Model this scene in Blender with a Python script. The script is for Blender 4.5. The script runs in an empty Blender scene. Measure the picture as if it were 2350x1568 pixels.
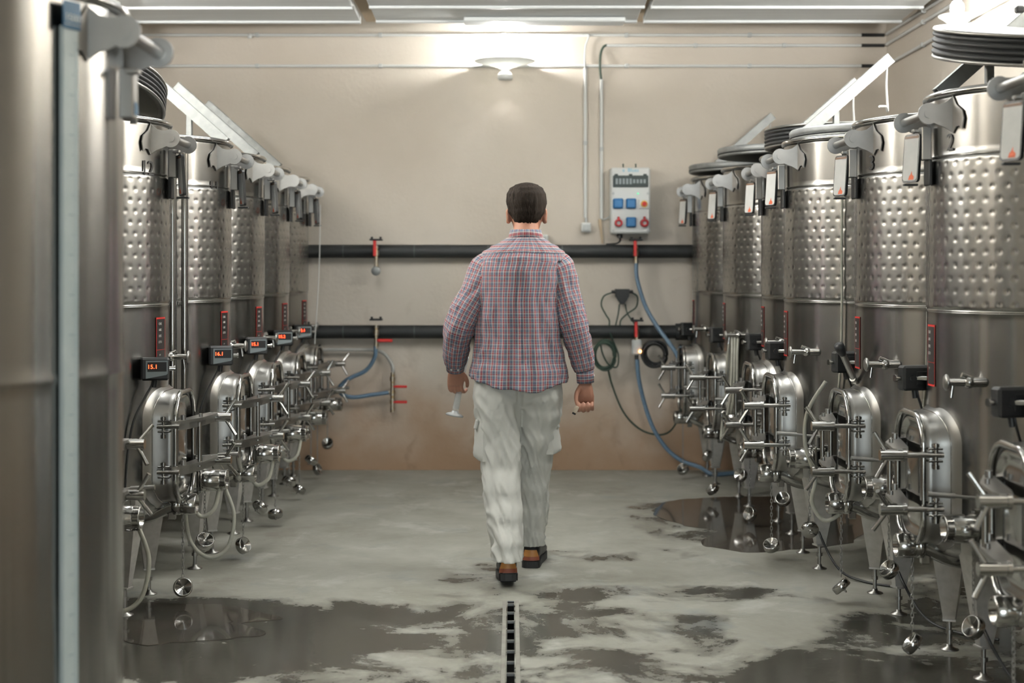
import bpy, math, random
from math import sin, cos, pi, sqrt, atan2, exp, hypot
from mathutils import Vector, Matrix, noise
random.seed(7)
SC = bpy.context.scene
COL = SC.collection
# ------------------------------------------------------------------ camera, world, light, exposure
F, CX, CY, H = 3264.0, 1175.0, 625.0, 1.39          # focal length in px, vanishing point, camera height
WY, XR, XL, ZC = 9.99, 2.63, -2.67, 3.50            # far wall, right wall, left wall, roof height
cam = bpy.data.cameras.new('camera'); camo = bpy.data.objects.new('camera', cam); COL.objects.link(camo)
camo.location = (0, 0, H); camo.rotation_euler = (pi/2, 0, 0)
cam.sensor_width = 36; cam.lens = F/2350*36; cam.shift_y = -(784-CY)/2350; cam.clip_start = .05
cam.dof.use_dof = True; cam.dof.focus_distance = 6.0; cam.dof.aperture_fstop = 2.4
SC.camera = camo
W = bpy.data.worlds.new('world'); SC.world = W; W.use_nodes = True
W.node_tree.nodes['Background'].inputs[0].default_value = (.9, .95, 1, 1)
W.node_tree.nodes['Background'].inputs[1].default_value = .05
SC.view_settings.view_transform = 'Standard'; SC.view_settings.look = 'None'
SC.view_settings.exposure = 1.06; SC.view_settings.gamma = 1; SC.view_settings.use_curve_mapping = False
SC.cycles.max_bounces = 8; SC.cycles.diffuse_bounces = 3; SC.cycles.glossy_bounces = 5
SC.cycles.transmission_bounces = 8; SC.cycles.caustics_reflective = False; SC.cycles.caustics_refractive = False
SC.cycles.sample_clamp_indirect = 6
LAMP_COL = (1.0, .995, .965)
def area_light(name, loc, rot, sx, sy, e, col=LAMP_COL):
    l = bpy.data.lights.new(name, 'AREA'); l.shape = 'RECTANGLE'; l.size = sx; l.size_y = sy; l.energy = e; l.color = col
    o = bpy.data.objects.new(name, l); o.location = loc; o.rotation_euler = rot; COL.objects.link(o); return o
def point_light(name, loc, e, r=.05, col=LAMP_COL):
    l = bpy.data.lights.new(name, 'POINT'); l.energy = e; l.shadow_soft_size = r; l.color = col
    o = bpy.data.objects.new(name, l); o.location = loc; COL.objects.link(o); return o
# the far half of the cellar is lit: slim fill lights added without fittings under the panels, above the frame, a wall lamp each
# side, and added upward fill lights, also without fittings, washing the panels; the near end, behind the camera, is left almost dark
for x in (-.95, .95):
    area_light('ceiling_fill', (x, 6.9, 2.955), (0, 0, 0), .08, 1.3, 10)
for x in (-2.45, 2.42):
    point_light('wall_lamp_light', (x*1.02, 6.35, 2.9), 27, .05)
    for y, e in ((6.3, 125), (4.1, 46)):
        area_light('upward_fill', (x, y, 2.62), (pi, 0, 0), .14, 1.2, e)
area_light('daylight_door', (.3, -3.95, 1.25), (pi/2, 0, 0), 1.7, 2.3, 75, (.86, .96, 1.0))   # open cellar door behind the camera

# ------------------------------------------------------------------ helpers
def P(px, py, y):                                    # a photograph pixel at depth y -> world point
    return Vector(((px-CX)/F*y, y, H-(py-CY)/F*y))
def PF(px, py):                                      # a photograph pixel on the floor
    y = H*F/(py-CY); return Vector(((px-CX)/F*y, y, 0))
def basis(d):
    d = Vector(d).normalized()
    a = Vector((0, 0, 1)) if abs(d.z) < .9 else Vector((1, 0, 0))
    x = a.cross(d).normalized(); return x, d.cross(x), d
def spline(pts, k=6, closed=False):
    p = [Vector(q) for q in pts]; n = len(p); out = []
    for i in range(n if closed else n-1):
        if closed: a, b, c, d = p[(i-1) % n], p[i], p[(i+1) % n], p[(i+2) % n]
        else: a, b, c, d = p[max(i-1, 0)], p[i], p[i+1], p[min(i+2, n-1)]
        for j in range(k):
            t = j/k
            out.append(.5*((2*b)+(c-a)*t+(2*a-5*b+4*c-d)*t*t+(3*b-a-3*c+d)*t**3))
    if not closed: out.append(p[-1])
    return out
def lerp_list(ts, vals, t):
    for i in range(len(ts)-1):
        if t <= ts[i+1]:
            k = (t-ts[i])/(ts[i+1]-ts[i]); k = max(0, min(1, k)); k = k*k*(3-2*k)
            a, b = vals[i], vals[i+1]
            if isinstance(a, (tuple, list)): return [x+(y-x)*k for x, y in zip(a, b)]
            return a+(b-a)*k
    return vals[-1]
class MB:
    def __init__(s): s.v = []; s.f = []; s.s = []; s.m = []; s.uv = None; s.M = None; s.mi = 0
    def add(s, v, f, smooth=False):
        o = len(s.v)
        s.v += [tuple(s.M @ Vector(p)) if s.M else tuple(p) for p in v]
        s.f += [tuple(i+o for i in q) for q in f]; s.s += [smooth]*len(f); s.m += [s.mi]*len(f); return s
    def box(s, c, d, b=0.0, R=None):                 # box, optionally chamfered; R an optional rotation matrix
        hx, hy, hz = d[0]/2, d[1]/2, d[2]/2; c = Vector(c); v = []; f = []
        b = min(b, hx*.9, hy*.9, hz*.9)
        if b <= 0:
            v = [(x*hx, y*hy, z*hz) for x in (-1, 1) for y in (-1, 1) for z in (-1, 1)]
            f = [(0, 1, 3, 2), (4, 6, 7, 5), (0, 4, 5, 1), (2, 3, 7, 6), (0, 2, 6, 4), (1, 5, 7, 3)]
        else:
            idx = {}
            for x in (-1, 1):
                for y in (-1, 1):
                    for z in (-1, 1):
                        for a in range(3):
                            h = [x*(hx-b), y*(hy-b), z*(hz-b)]; h[a] = (x*hx, y*hy, z*hz)[a]
                            idx[(x, y, z, a)] = len(v); v.append(tuple(h))
            def q(*k): f.append(tuple(idx[i] for i in k))
            for t in (-1, 1):
                q((t, -1, -1, 0), (t, 1, -1, 0), (t, 1, 1, 0), (t, -1, 1, 0))
                q((-1, t, -1, 1), (1, t, -1, 1), (1, t, 1, 1), (-1, t, 1, 1))
                q((-1, -1, t, 2), (1, -1, t, 2), (1, 1, t, 2), (-1, 1, t, 2))
                for w in (-1, 1):
                    q((t, w, -1, 0), (t, w, 1, 0), (t, w, 1, 1), (t, w, -1, 1))
                    q((t, -1, w, 0), (t, 1, w, 0), (t, 1, w, 2), (t, -1, w, 2))
                    q((-1, t, w, 1), (1, t, w, 1), (1, t, w, 2), (-1, t, w, 2))
                    for z in (-1, 1): q((t, w, z, 0), (t, w, z, 1), (t, w, z, 2))
        v = [(R @ Vector(p) if R else Vector(p))+c for p in v]
        return s.add(v, f)
    def tube(s, pts, r, n=10, closed=False, caps=True, flat=None):
        p = [Vector(q) for q in pts]; m = len(p)
        rr = r if isinstance(r, (list, tuple)) else [r]*m
        v = []; f = []; X = None
        for i in range(m):
            if closed: t = p[(i+1) % m]-p[i-1]
            else: t = p[min(i+1, m-1)]-p[max(i-1, 0)]
            t.normalize()
            if X is None: X = basis(t)[0]
            X = (X-t*X.dot(t)).normalized(); Y = t.cross(X)
            for j in range(n):
                a = 2*pi*j/n; v.append(p[i]+rr[i]*(X*cos(a)+Y*sin(a)*(flat or 1)))
        for i in range(m if closed else m-1):
            k = (i+1) % m
            for j in range(n): f.append((i*n+j, i*n+(j+1) % n, k*n+(j+1) % n, k*n+j))
        s.add(v, f, True)
        if caps and not closed:
            s.add(v[:n], [tuple(range(n-1, -1, -1))]); s.add(v[-n:], [tuple(range(n))])
        return s
    def cyl(s, a, b, r, r2=None, n=20, caps=True): return s.tube([a, b], [r, r if r2 is None else r2], n, caps=caps)
    def lathe(s, prof, o=(0, 0, 0), d=(0, 0, 1), n=32, smooth=True, wob=None):
        X, Y, Z = basis(d); o = Vector(o); v = []; f = []; m = len(prof)
        for (r, z) in prof:
            for j in range(n):
                a = 2*pi*j/n; q = r*(1+(wob(a, z) if wob else 0))
                v.append(o+q*(X*cos(a)+Y*sin(a))+Z*z)
        for i in range(m-1):
            for j in range(n): f.append((i*n+j, i*n+(j+1) % n, (i+1)*n+(j+1) % n, (i+1)*n+j))
        return s.add(v, f, smooth)
    def prism(s, poly, o, A, B, t):                  # polygon in the plane (A, B), thickness t about it
        A = Vector(A); B = Vector(B); N = A.cross(B).normalized(); o = Vector(o); n = len(poly)
        v = [o+A*a+B*b+N*k*t/2 for k in (-1, 1) for a, b in poly]
        f = [tuple(range(n-1, -1, -1)), tuple(range(n, 2*n))]+[(i, (i+1) % n, n+(i+1) % n, n+i) for i in range(n)]
        return s.add(v, f)
    def loft(s, rings, smooth=True, cap0=False, cap1=False, closed=True):
        n = len(rings[0]); v = [q for r in rings for q in r]; f = []
        for i in range(len(rings)-1):
            for j in range(n if closed else n-1):
                k = (j+1) % n; f.append((i*n+j, i*n+k, (i+1)*n+k, (i+1)*n+j))
        s.add(v, f, smooth)
        if cap0: s.add(rings[0], [tuple(range(n-1, -1, -1))], smooth)
        if cap1: s.add(rings[-1], [tuple(range(n))], smooth)
        return s
    def ball(s, c, r, n=12, m=8, sq=(1, 1, 1)):
        c = Vector(c); rings = []
        for i in range(m+1):
            a = pi*(i+.02)/(m+.04)
            rings.append([c+Vector((r*sq[0]*sin(a)*cos(2*pi*j/n), r*sq[1]*sin(a)*sin(2*pi*j/n), r*sq[2]*cos(a))) for j in range(n)])
        return s.loft(rings)
    def mesh(s, name, mats):
        me = bpy.data.meshes.new(name); me.from_pydata(s.v, [], s.f)
        me.polygons.foreach_set('use_smooth', s.s)
        for m in (mats if isinstance(mats, (list, tuple)) else [mats]): me.materials.append(m)
        if any(s.m): me.polygons.foreach_set('material_index', s.m)
        me.update(); return me
    def obj(s, name, mats, parent=None, **k): return link(name, s.mesh(name, mats), parent, **k)
def link(name, data, parent=None, loc=None, rot=None, label=None, cat=None, group=None, kind=None):
    o = bpy.data.objects.new(name, data); COL.objects.link(o)
    if parent: o.parent = parent
    if loc is not None: o.location = loc
    if rot is not None: o.rotation_euler = rot
    if label: o['label'] = label
    if cat: o['category'] = cat
    if group: o['group'] = group
    if kind: o['kind'] = kind
    return o
def thing(name, label, cat, loc=(0, 0, 0), rz=0, group=None):
    return link(name, None, None, loc, (0, 0, rz), label, cat, group)
def text(name, body, size, mat, parent, loc, X, Yv, ext=.0004, align='CENTER', **k):
    key = (body, size, ext, align, mat.name)
    if key in TXT: me = TXT[key]
    else: me = TXT[key] = text_mesh(name, body, size, mat, ext, align)
    X = Vector(X).normalized(); Yv = Vector(Yv).normalized(); Z = X.cross(Yv)
    o = link(name, me, parent, **k)
    o.matrix_local = Matrix.Translation(loc) @ Matrix((X, Yv, Z)).transposed().to_4x4()
    return o
TXT = {}
def text_mesh(name, body, size, mat, ext, align):
    c = bpy.data.curves.new(name, 'FONT'); c.body = body; c.size = size; c.extrude = ext; c.align_x = align; c.align_y = 'CENTER'
    c.materials.append(mat); c.resolution_u = 2
    t = bpy.data.objects.new(name, c); me = bpy.data.meshes.new_from_object(t)
    bpy.data.objects.remove(t); bpy.data.curves.remove(c); me.name = name
    return me

# ------------------------------------------------------------------ materials
def N(nt, t, **k):
    n = nt.nodes.new(t)
    for a, b in k.items():
        if a.startswith('i_'):
            key = a[2:]; key = int(key) if key.isdigit() else key
            n.inputs[key].default_value = b
        else: setattr(n, a, b)
    return n
def mat(name, col, rough=.5, metal=0.0, bump=None, var=None, coat=0, emit=None, trans=0, ior=1.45, stretch=(1, 1, 1), spec=None, alpha=None, rvar=0):
    m = bpy.data.materials.new(name); m.use_nodes = True; nt = m.node_tree; b = nt.nodes['Principled BSDF']
    b.inputs['Base Color'].default_value = (*col, 1); b.inputs['Roughness'].default_value = rough; b.inputs['Metallic'].default_value = metal
    if coat: b.inputs['Coat Weight'].default_value = coat
    if trans: b.inputs['Transmission Weight'].default_value = trans; b.inputs['IOR'].default_value = ior
    if spec is not None: b.inputs['Specular IOR Level'].default_value = spec
    if emit: b.inputs['Emission Color'].default_value = (*emit[0], 1); b.inputs['Emission Strength'].default_value = emit[1]
    if bump or var or rvar:
        tc = N(nt, 'ShaderNodeTexCoord'); mp = N(nt, 'ShaderNodeMapping'); mp.inputs['Scale'].default_value = stretch
        nt.links.new(tc.outputs['Object'], mp.inputs[0])
        def ns(sc, det=3):
            t = N(nt, 'ShaderNodeTexNoise'); t.inputs['Scale'].default_value = sc; t.inputs['Detail'].default_value = det
            nt.links.new(mp.outputs[0], t.inputs['Vector']); return t
        if var:                                      # (scale, second colour)
            t = ns(var[0], 4); r = N(nt, 'ShaderNodeValToRGB'); r.color_ramp.elements[0].position = .35; r.color_ramp.elements[1].position = .65
            r.color_ramp.elements[0].color = (*col, 1); r.color_ramp.elements[1].color = (*var[1], 1)
            nt.links.new(t.outputs['Fac'], r.inputs[0]); nt.links.new(r.outputs[0], b.inputs['Base Color'])
        if rvar:
            t = ns(6, 3); r = N(nt, 'ShaderNodeMapRange'); r.inputs[3].default_value = rough-rvar; r.inputs[4].default_value = rough+rvar
            nt.links.new(t.outputs['Fac'], r.inputs[0]); nt.links.new(r.outputs[0], b.inputs['Roughness'])
        if bump:                                     # (scale, strength, distance)
            t = ns(bump[0], 3); k = N(nt, 'ShaderNodeBump'); k.inputs['Strength'].default_value = bump[1]; k.inputs['Distance'].default_value = bump[2]
            nt.links.new(t.outputs['Fac'], k.inputs['Height']); nt.links.new(k.outputs[0], b.inputs['Normal'])
    return m
M = {}
def brushed(name, col, rough, an):
    m = mat(name, col, rough, 1); nt = m.node_tree; b = nt.nodes['Principled BSDF']
    b.inputs['Anisotropic'].default_value = an; b.inputs['Anisotropic Rotation'].default_value = .25
    t = N(nt, 'ShaderNodeTangent'); t.direction_type = 'RADIAL'; t.axis = 'Z'; nt.links.new(t.outputs[0], b.inputs['Tangent'])
    return m
M['steel'] = brushed('brushed_steel', (.31, .305, .293), .24, .62)
M['jacket'] = brushed('dimpled_steel', (.385, .38, .367), .26, .5)
M['polished'] = mat('polished_steel', (.42, .415, .40), .14, 1)
M['satin'] = mat('satin_steel', (.33, .325, .31), .36, 1, bump=(60, .15, .001))
M['dull'] = mat('dull_steel_plate', (.36, .355, .34), .42, 1, var=(9, (.43, .42, .41)))
M['leg'] = mat('stainless_sheet', (.52, .51, .485), .42, .55, var=(30, (.44, .43, .405)))
M['galv'] = mat('galvanised_steel', (.25, .26, .256), .5, .6, var=(22, (.31, .32, .316)))
M['black'] = mat('black_plastic', (.012, .013, .014), .45)
M['rubber'] = mat('black_rubber', (.01, .011, .012), .55)
M['bore'] = mat('dark_bore', (.02, .02, .02), .6, .5)
M['grey_face'] = mat('grey_faceplate', (.23, .27, .28), .45)
M['screen'] = mat('dark_screen', (.006, .006, .006), .5)
M['led'] = mat('red_led', (1, .05, .01), .4, emit=((1, .05, .012), 5))
M['led_orange'] = mat('orange_led', (1, .4, .1), .4, emit=((1, .35, .08), 12))
M['white_print'] = mat('white_print', (.75, .75, .72), .6)
M['black_print'] = mat('black_print', (.01, .01, .01), .5)
M['red_print'] = mat('red_print', (.55, .025, .02), .5)
M['red_stain'] = mat('red_orange_print', (.75, .16, .07), .6)
M['card'] = mat('white_card', (.72, .71, .68), .55, var=(25, (.66, .66, .63)))
M['card_trim'] = mat('brown_trim', (.17, .09, .05), .5)
M['hose_clear'] = mat('milky_hose', (.62, .61, .52), .3, trans=.35, var=(40, (.55, .54, .45)))
M['hose_blue'] = mat('blue_hose', (.135, .215, .30), .4, var=(60, (.105, .175, .255)))
M['hose_grey'] = mat('grey_hose', (.42, .42, .39), .45)
M['pipe_black'] = mat('black_pipe_insulation', (.010, .012, .013), .62, bump=(60, .2, .002))
M['pipe_joint'] = mat('pipe_joint_tape', (.05, .055, .055), .5)
M['brass'] = mat('brass', (.42, .30, .15), .35, 1, var=(60, (.5, .48, .44)))
M['red_lever'] = mat('red_lever', (.62, .02, .015), .4)
M['cable_green'] = mat('dark_green_cable', (.02, .045, .03), .5)
M['white_plastic'] = mat('white_plastic', (.70, .71, .69), .4)
M['grey_plastic'] = mat('grey_plastic', (.52, .54, .53), .45)
M['smoke'] = mat('smoked_window', (.045, .06, .06), .15)
M['blue_plastic'] = mat('blue_socket', (.01, .13, .33), .4)
M['red_plastic'] = mat('red_socket', (.40, .015, .02), .4)
M['yellow'] = mat('yellow_plate', (.75, .45, .08), .5)
M['cyan_print'] = mat('cyan_print', (.10, .42, .58), .5)
M['green_led'] = mat('green_led', (.02, .5, .25), .4, emit=((.02, .6, .3), 1.0))
M['tag_blue'] = mat('blue_tag', (.02, .10, .19), .5)
M['ruler'] = mat('milky_gauge', (.52, .58, .58), .35, var=(12, (.46, .53, .53)))
M['ruler_ink'] = mat('blue_ink', (.06, .16, .24), .5)
M['glass'] = mat('clear_glass', (.95, .97, .97), .03, trans=1, ior=1.45)
M['frost'] = mat('frosted_glass_base', (.85, .87, .86), .25, trans=.5)
M['bulb'] = mat('lamp_bulb', (1, 1, 1), .5, emit=((1, .96, .90), 28))
M['dish'] = mat('white_lamp_dish', (.85, .86, .85), .35)
nt = M['dish'].node_tree; tl = N(nt, 'ShaderNodeBsdfTranslucent'); tl.inputs[0].default_value = (.9, .92, .9, 1); ms = N(nt, 'ShaderNodeMixShader'); ms.inputs[0].default_value = .6
nt.links.new(nt.nodes['Principled BSDF'].outputs[0], ms.inputs[1]); nt.links.new(tl.outputs[0], ms.inputs[2]); nt.links.new(ms.outputs[0], nt.nodes['Material Output'].inputs[0])
M['panel_white'] = mat('white_ceiling_panel', (.84, .865, .86), .55, var=(5, (.78, .80, .795)), stretch=(.4, 6, 6))
M['timber'] = mat('raw_timber', (.55, .44, .30), .7, var=(12, (.47, .36, .24)), stretch=(8, 8, 1))
def wall_mat():
    m = bpy.data.materials.new('plaster_wall'); m.use_nodes = True; nt = m.node_tree; b = nt.nodes['Principled BSDF']; L = nt.links.new
    b.inputs['Roughness'].default_value = .9
    g = N(nt, 'ShaderNodeNewGeometry')
    n1 = N(nt, 'ShaderNodeTexNoise'); n1.inputs['Scale'].default_value = 1.1; n1.inputs['Detail'].default_value = 5; L(g.outputs['Position'], n1.inputs['Vector'])
    r1 = N(nt, 'ShaderNodeValToRGB'); e = r1.color_ramp.elements; e[0].position = .3; e[1].position = .7
    e[0].color = (.60, .535, .455, 1); e[1].color = (.68, .62, .54, 1); L(n1.outputs['Fac'], r1.inputs[0])
    sx = N(nt, 'ShaderNodeSeparateXYZ'); L(g.outputs['Position'], sx.inputs[0])
    # rising damp: an orange brown tide mark up from the floor, its edge broken by noise
    n2 = N(nt, 'ShaderNodeTexNoise'); n2.inputs['Scale'].default_value = 2.6; n2.inputs['Detail'].default_value = 5; L(g.outputs['Position'], n2.inputs['Vector'])
    ad = N(nt, 'ShaderNodeMath', operation='MULTIPLY_ADD'); ad.inputs[1].default_value = .9; L(n2.outputs['Fac'], ad.inputs[0])
    ng = N(nt, 'ShaderNodeMath', operation='MULTIPLY'); ng.inputs[1].default_value = -1.0; L(sx.outputs['Z'], ng.inputs[0]); L(ng.outputs[0], ad.inputs[2])
    mr = N(nt, 'ShaderNodeMapRange'); mr.interpolation_type = 'SMOOTHSTEP'; mr.inputs[1].default_value = -.45; mr.inputs[2].default_value = .45; mr.inputs[4].default_value = .85; L(ad.outputs[0], mr.inputs[0])
    mx = N(nt, 'ShaderNodeMix', data_type='RGBA'); L(mr.outputs[0], mx.inputs['Factor']); L(r1.outputs[0], mx.inputs['A']); mx.inputs['B'].default_value = (.36, .215, .115, 1)
    # dark scuffs
    n3 = N(nt, 'ShaderNodeTexNoise'); n3.inputs['Scale'].default_value = 5; n3.inputs['Detail'].default_value = 6; n3.inputs['Distortion'].default_value = .6; L(g.outputs['Position'], n3.inputs['Vector'])
    r3 = N(nt, 'ShaderNodeMapRange'); r3.inputs[1].default_value = .60; r3.inputs[2].default_value = .78; r3.inputs[4].default_value = .5; L(n3.outputs['Fac'], r3.inputs[0])
    lo = N(nt, 'ShaderNodeMapRange'); lo.inputs[1].default_value = 1.7; lo.inputs[2].default_value = .3; L(sx.outputs['Z'], lo.inputs[0])
    ml = N(nt, 'ShaderNodeMath', operation='MULTIPLY'); L(r3.outputs[0], ml.inputs[0]); L(lo.outputs[0], ml.inputs[1])
    m2 = N(nt, 'ShaderNodeMix', data_type='RGBA'); L(ml.outputs[0], m2.inputs['Factor']); L(mx.outputs['Result'], m2.inputs['A']); m2.inputs['B'].default_value = (.17, .11, .07, 1)
    L(m2.outputs['Result'], b.inputs['Base Color'])
    n4 = N(nt, 'ShaderNodeTexNoise'); n4.inputs['Scale'].default_value = 38; n4.inputs['Detail'].default_value = 4; L(g.outputs['Position'], n4.inputs['Vector'])
    bp = N(nt, 'ShaderNodeBump'); bp.inputs['Strength'].default_value = .35; bp.inputs['Distance'].default_value = .006; L(n4.outputs['Fac'], bp.inputs['Height']); L(bp.outputs[0], b.inputs['Normal'])
    return m
M['wall'] = wall_mat()
def floor_mat():
    m = bpy.data.materials.new('worn_concrete_floor'); m.use_nodes = True; nt = m.node_tree; b = nt.nodes['Principled BSDF']; L = nt.links.new
    g = N(nt, 'ShaderNodeNewGeometry')
    def noise_(sc, det, dist=0, rough=.55):
        t = N(nt, 'ShaderNodeTexNoise'); t.inputs['Scale'].default_value = sc; t.inputs['Detail'].default_value = det; t.inputs['Distortion'].default_value = dist
        t.inputs['Roughness'].default_value = rough; L(g.outputs['Position'], t.inputs['Vector']); return t
    def ramp(t, a, bb, ca, cb):
        r = N(nt, 'ShaderNodeValToRGB'); e = r.color_ramp.elements; e[0].position = a; e[1].position = bb; e[0].color = (*ca, 1); e[1].color = (*cb, 1); L(t, r.inputs[0]); return r
    def mix(fac, A, B):
        x = N(nt, 'ShaderNodeMix', data_type='RGBA'); L(fac, x.inputs['Factor'])
        (L(A, x.inputs['A']) if not isinstance(A, tuple) else x.inputs['A'].__setattr__('default_value', (*A, 1)))
        (L(B, x.inputs['B']) if not isinstance(B, tuple) else x.inputs['B'].__setattr__('default_value', (*B, 1)))
        return x.outputs['Result']
    base = ramp(noise_(1.9, 10, .3, .68).outputs['Fac'], .32, .68, (.27, .265, .22), (.41, .41, .36))
    pale = N(nt, 'ShaderNodeMapRange'); pale.inputs[1].default_value = .55; pale.inputs[2].default_value = .68; L(noise_(2.4, 9, .3, .65).outputs['Fac'], pale.inputs[0])
    c = mix(pale.outputs[0], base.outputs[0], (.48, .485, .44))
    blu = N(nt, 'ShaderNodeMapRange'); blu.inputs[1].default_value = .56; blu.inputs[2].default_value = .72; blu.inputs[4].default_value = .75; L(noise_(2.9, 9, .3, .65).outputs['Vector' if False else 'Color'], blu.inputs[0])
    c = mix(blu.outputs[0], c, (.22, .25, .26))
    brn = N(nt, 'ShaderNodeMapRange'); brn.inputs[1].default_value = .60; brn.inputs[2].default_value = .74; brn.inputs[4].default_value = .6; L(noise_(1.3, 10, .4, .66).outputs['Fac'], brn.inputs[0])
    c = mix(brn.outputs[0], c, (.17, .14, .11))
    # wet areas: broad pools in place plus broken patches
    wn = noise_(2.3, 12, .35, .70)
    tot = None
    for (x, y, sx, sy, amp) in ((-1.3, 5.45, 1.25, .75, .34), (.15, 5.5, .9, .6, .24), (1.0, 8.0, .55, .9, .20), (.55, 6.15, .75, .22, .22), (1.35, 4.75, .9, .6, .33), (-.6, 4.6, 1.7, .9, .22), (-.15, 6.3, .3, .5, .2), (.55, 7.0, .5, .25, .17), (-.55, 8.6, .5, .3, .10), (0, 2.4, 3.2, 2.3, .20), (2.0, 5.2, 1.0, 1.6, .22), (-2.0, 5.0, .8, 1.2, .22)):
        v = N(nt, 'ShaderNodeVectorMath', operation='SUBTRACT'); L(g.outputs['Position'], v.inputs[0]); v.inputs[1].default_value = (x, y, 0)
        d = N(nt, 'ShaderNodeVectorMath', operation='DIVIDE'); L(v.outputs[0], d.inputs[0]); d.inputs[1].default_value = (sx, sy, 1)
        ln = N(nt, 'ShaderNodeVectorMath', operation='LENGTH'); L(d.outputs[0], ln.inputs[0])
        k = N(nt, 'ShaderNodeMapRange'); k.interpolation_type = 'SMOOTHSTEP'; k.inputs[1].default_value = 1.25; k.inputs[2].default_value = .5; k.inputs[4].default_value = amp; L(ln.outputs['Value'], k.inputs[0])
        if tot is None: tot = k.outputs[0]
        else:
            q = N(nt, 'ShaderNodeMath', operation='MAXIMUM'); L(tot, q.inputs[0]); L(k.outputs[0], q.inputs[1]); tot = q.outputs[0]
    s = N(nt, 'ShaderNodeMath', operation='ADD'); L(wn.outputs['Fac'], s.inputs[0]); L(tot, s.inputs[1])
    wet = N(nt, 'ShaderNodeMapRange'); wet.interpolation_type = 'SMOOTHSTEP'; wet.inputs[1].default_value = .63; wet.inputs[2].default_value = .78; L(s.outputs[0], wet.inputs[0])
    hs = N(nt, 'ShaderNodeMix', data_type='RGBA', blend_type='MULTIPLY'); hs.inputs['Factor'].default_value = 1; L(c, hs.inputs['A']); hs.inputs['B'].default_value = (.20, .19, .18, 1)
    c = mix(wet.outputs[0], c, hs.outputs['Result'])
    L(c, b.inputs['Base Color'])
    rr = N(nt, 'ShaderNodeMapRange'); rr.inputs[3].default_value = .62; rr.inputs[4].default_value = .16; L(wet.outputs[0], rr.inputs[0]); L(rr.outputs[0], b.inputs['Roughness'])
    bn = noise_(30, 5); bs = N(nt, 'ShaderNodeMapRange'); bs.inputs[3].default_value = .22; bs.inputs[4].default_value = .07; L(wet.outputs[0], bs.inputs[0])
    bp = N(nt, 'ShaderNodeBump'); bp.inputs['Distance'].default_value = .004; L(bs.outputs[0], bp.inputs['Strength']); L(bn.outputs['Fac'], bp.inputs['Height']); L(bp.outputs[0], b.inputs['Normal'])
    return m
M['floor'] = floor_mat()
M['puddle'] = mat('standing_water_on_concrete', (.10, .086, .068), .07, 0, var=(3, (.06, .055, .048)), coat=.3)
M['concrete'] = mat('concrete_edge', (.33, .32, .28), .7, var=(14, (.26, .25, .22)))
M['ceil'] = mat('roof_soffit', (.60, .58, .53), .8, var=(3, (.55, .53, .48)))

# ------------------------------------------------------------------ room
def wallbox(name, c, d, m): return MB().box(c, d).obj(name, m, kind='structure', label=None)
wallbox('wall_far', (0, WY+.1, ZC/2), (XR-XL+.4, .2, ZC), M['wall'])
wallbox('wall_right', (XR+.1, (WY-4)/2, ZC/2), (.2, WY+4, ZC), M['wall'])
wallbox('wall_left', (XL-.1, (WY-4)/2, ZC/2), (.2, WY+4, ZC), M['wall'])
wallbox('wall_back', (0, -4.1, ZC/2), (XR-XL+.4, .2, ZC), M['wall'])
ceil = wallbox('ceiling', (0, (WY-4)/2, ZC+.1), (XR-XL+.4, WY+4.2, .2), M['ceil'])
SX0, SX1, SY = -.019, .009, 6.01                     # trench slot
fl = MB()
for x0, x1, y0, y1 in ((XL, SX0, -4, SY), (SX1, XR, -4, SY), (XL, XR, SY, WY)):
    fl.add([(x0, y0, 0), (x1, y0, 0), (x1, y1, 0), (x0, y1, 0)], [(0, 1, 2, 3)])
floor = fl.obj('floor', M['floor'], kind='structure')
# lapped white ceiling panels, each row stopping short of the far wall
ZP = 3.03; row_d = .49
meshes = {}
for r in range(11):
    yf = 9.31-r*row_d
    spans = [(XL+.02, -.985), (-.885, .822), (.862, 2.55)]
    for k, (x0, x1) in enumerate(spans):
        key = k
        if key not in meshes:
            b = MB(); b.box((0, 0, 0), (x1-x0, row_d-.012, .035), .006); b.box((0, row_d/2-.02, -.022), (x1-x0, .03, .02), .004)
            meshes[key] = b.mesh('panel', M['panel_white'])
        o = link('panel', meshes[key], ceil, ((x0+x1)/2+random.uniform(-.006, .006), yf-row_d/2, ZP+.03+random.uniform(-.004, .004)), (-.045, 0, random.uniform(-.002, .002)))
b = MB()
for x in (-.935, .842): b.box((x, 6.8, ZP+.075), (.10, 5.6, .05), .006)
b.obj('rail', M['timber'], ceil)
b = MB()
b.box((.21, 9.22, ZP-.012), (1.04, .16, .03), .006); b.obj('tray', M['panel_white'], ceil)
# trench drain
t = thing('trench_drain', 'narrow slotted trench drain let into the wet concrete along the aisle', 'drain', ((SX0+SX1)/2, 2, 0))
b = MB(); hw = (SX1-SX0)/2
for s in (-1, 1): b.box((s*(hw+.001), 1.0, -.06), (.004, 6.02, .112))
b.box((0, 1.0, -.115), (hw*2, 6.02, .006)); b.box((0, 4.008, -.06), (hw*2, .004, .112))
b.obj('channel', M['bore'], t)
for s in (-1, 1): MB().box((s*(hw+.012), 1.0, .0012), (.016, 6.02, .003), .001).obj('edge_strip', M['concrete'], t)
bar = MB().box((0, 0, 0), (hw*2+.002, .008, .012), .001).mesh('cross_bar', M['satin'])
y = 5.97
while y > 3.0:
    link('cross_bar', bar, t, (0, y-2, -.006)); y -= .148
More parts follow.
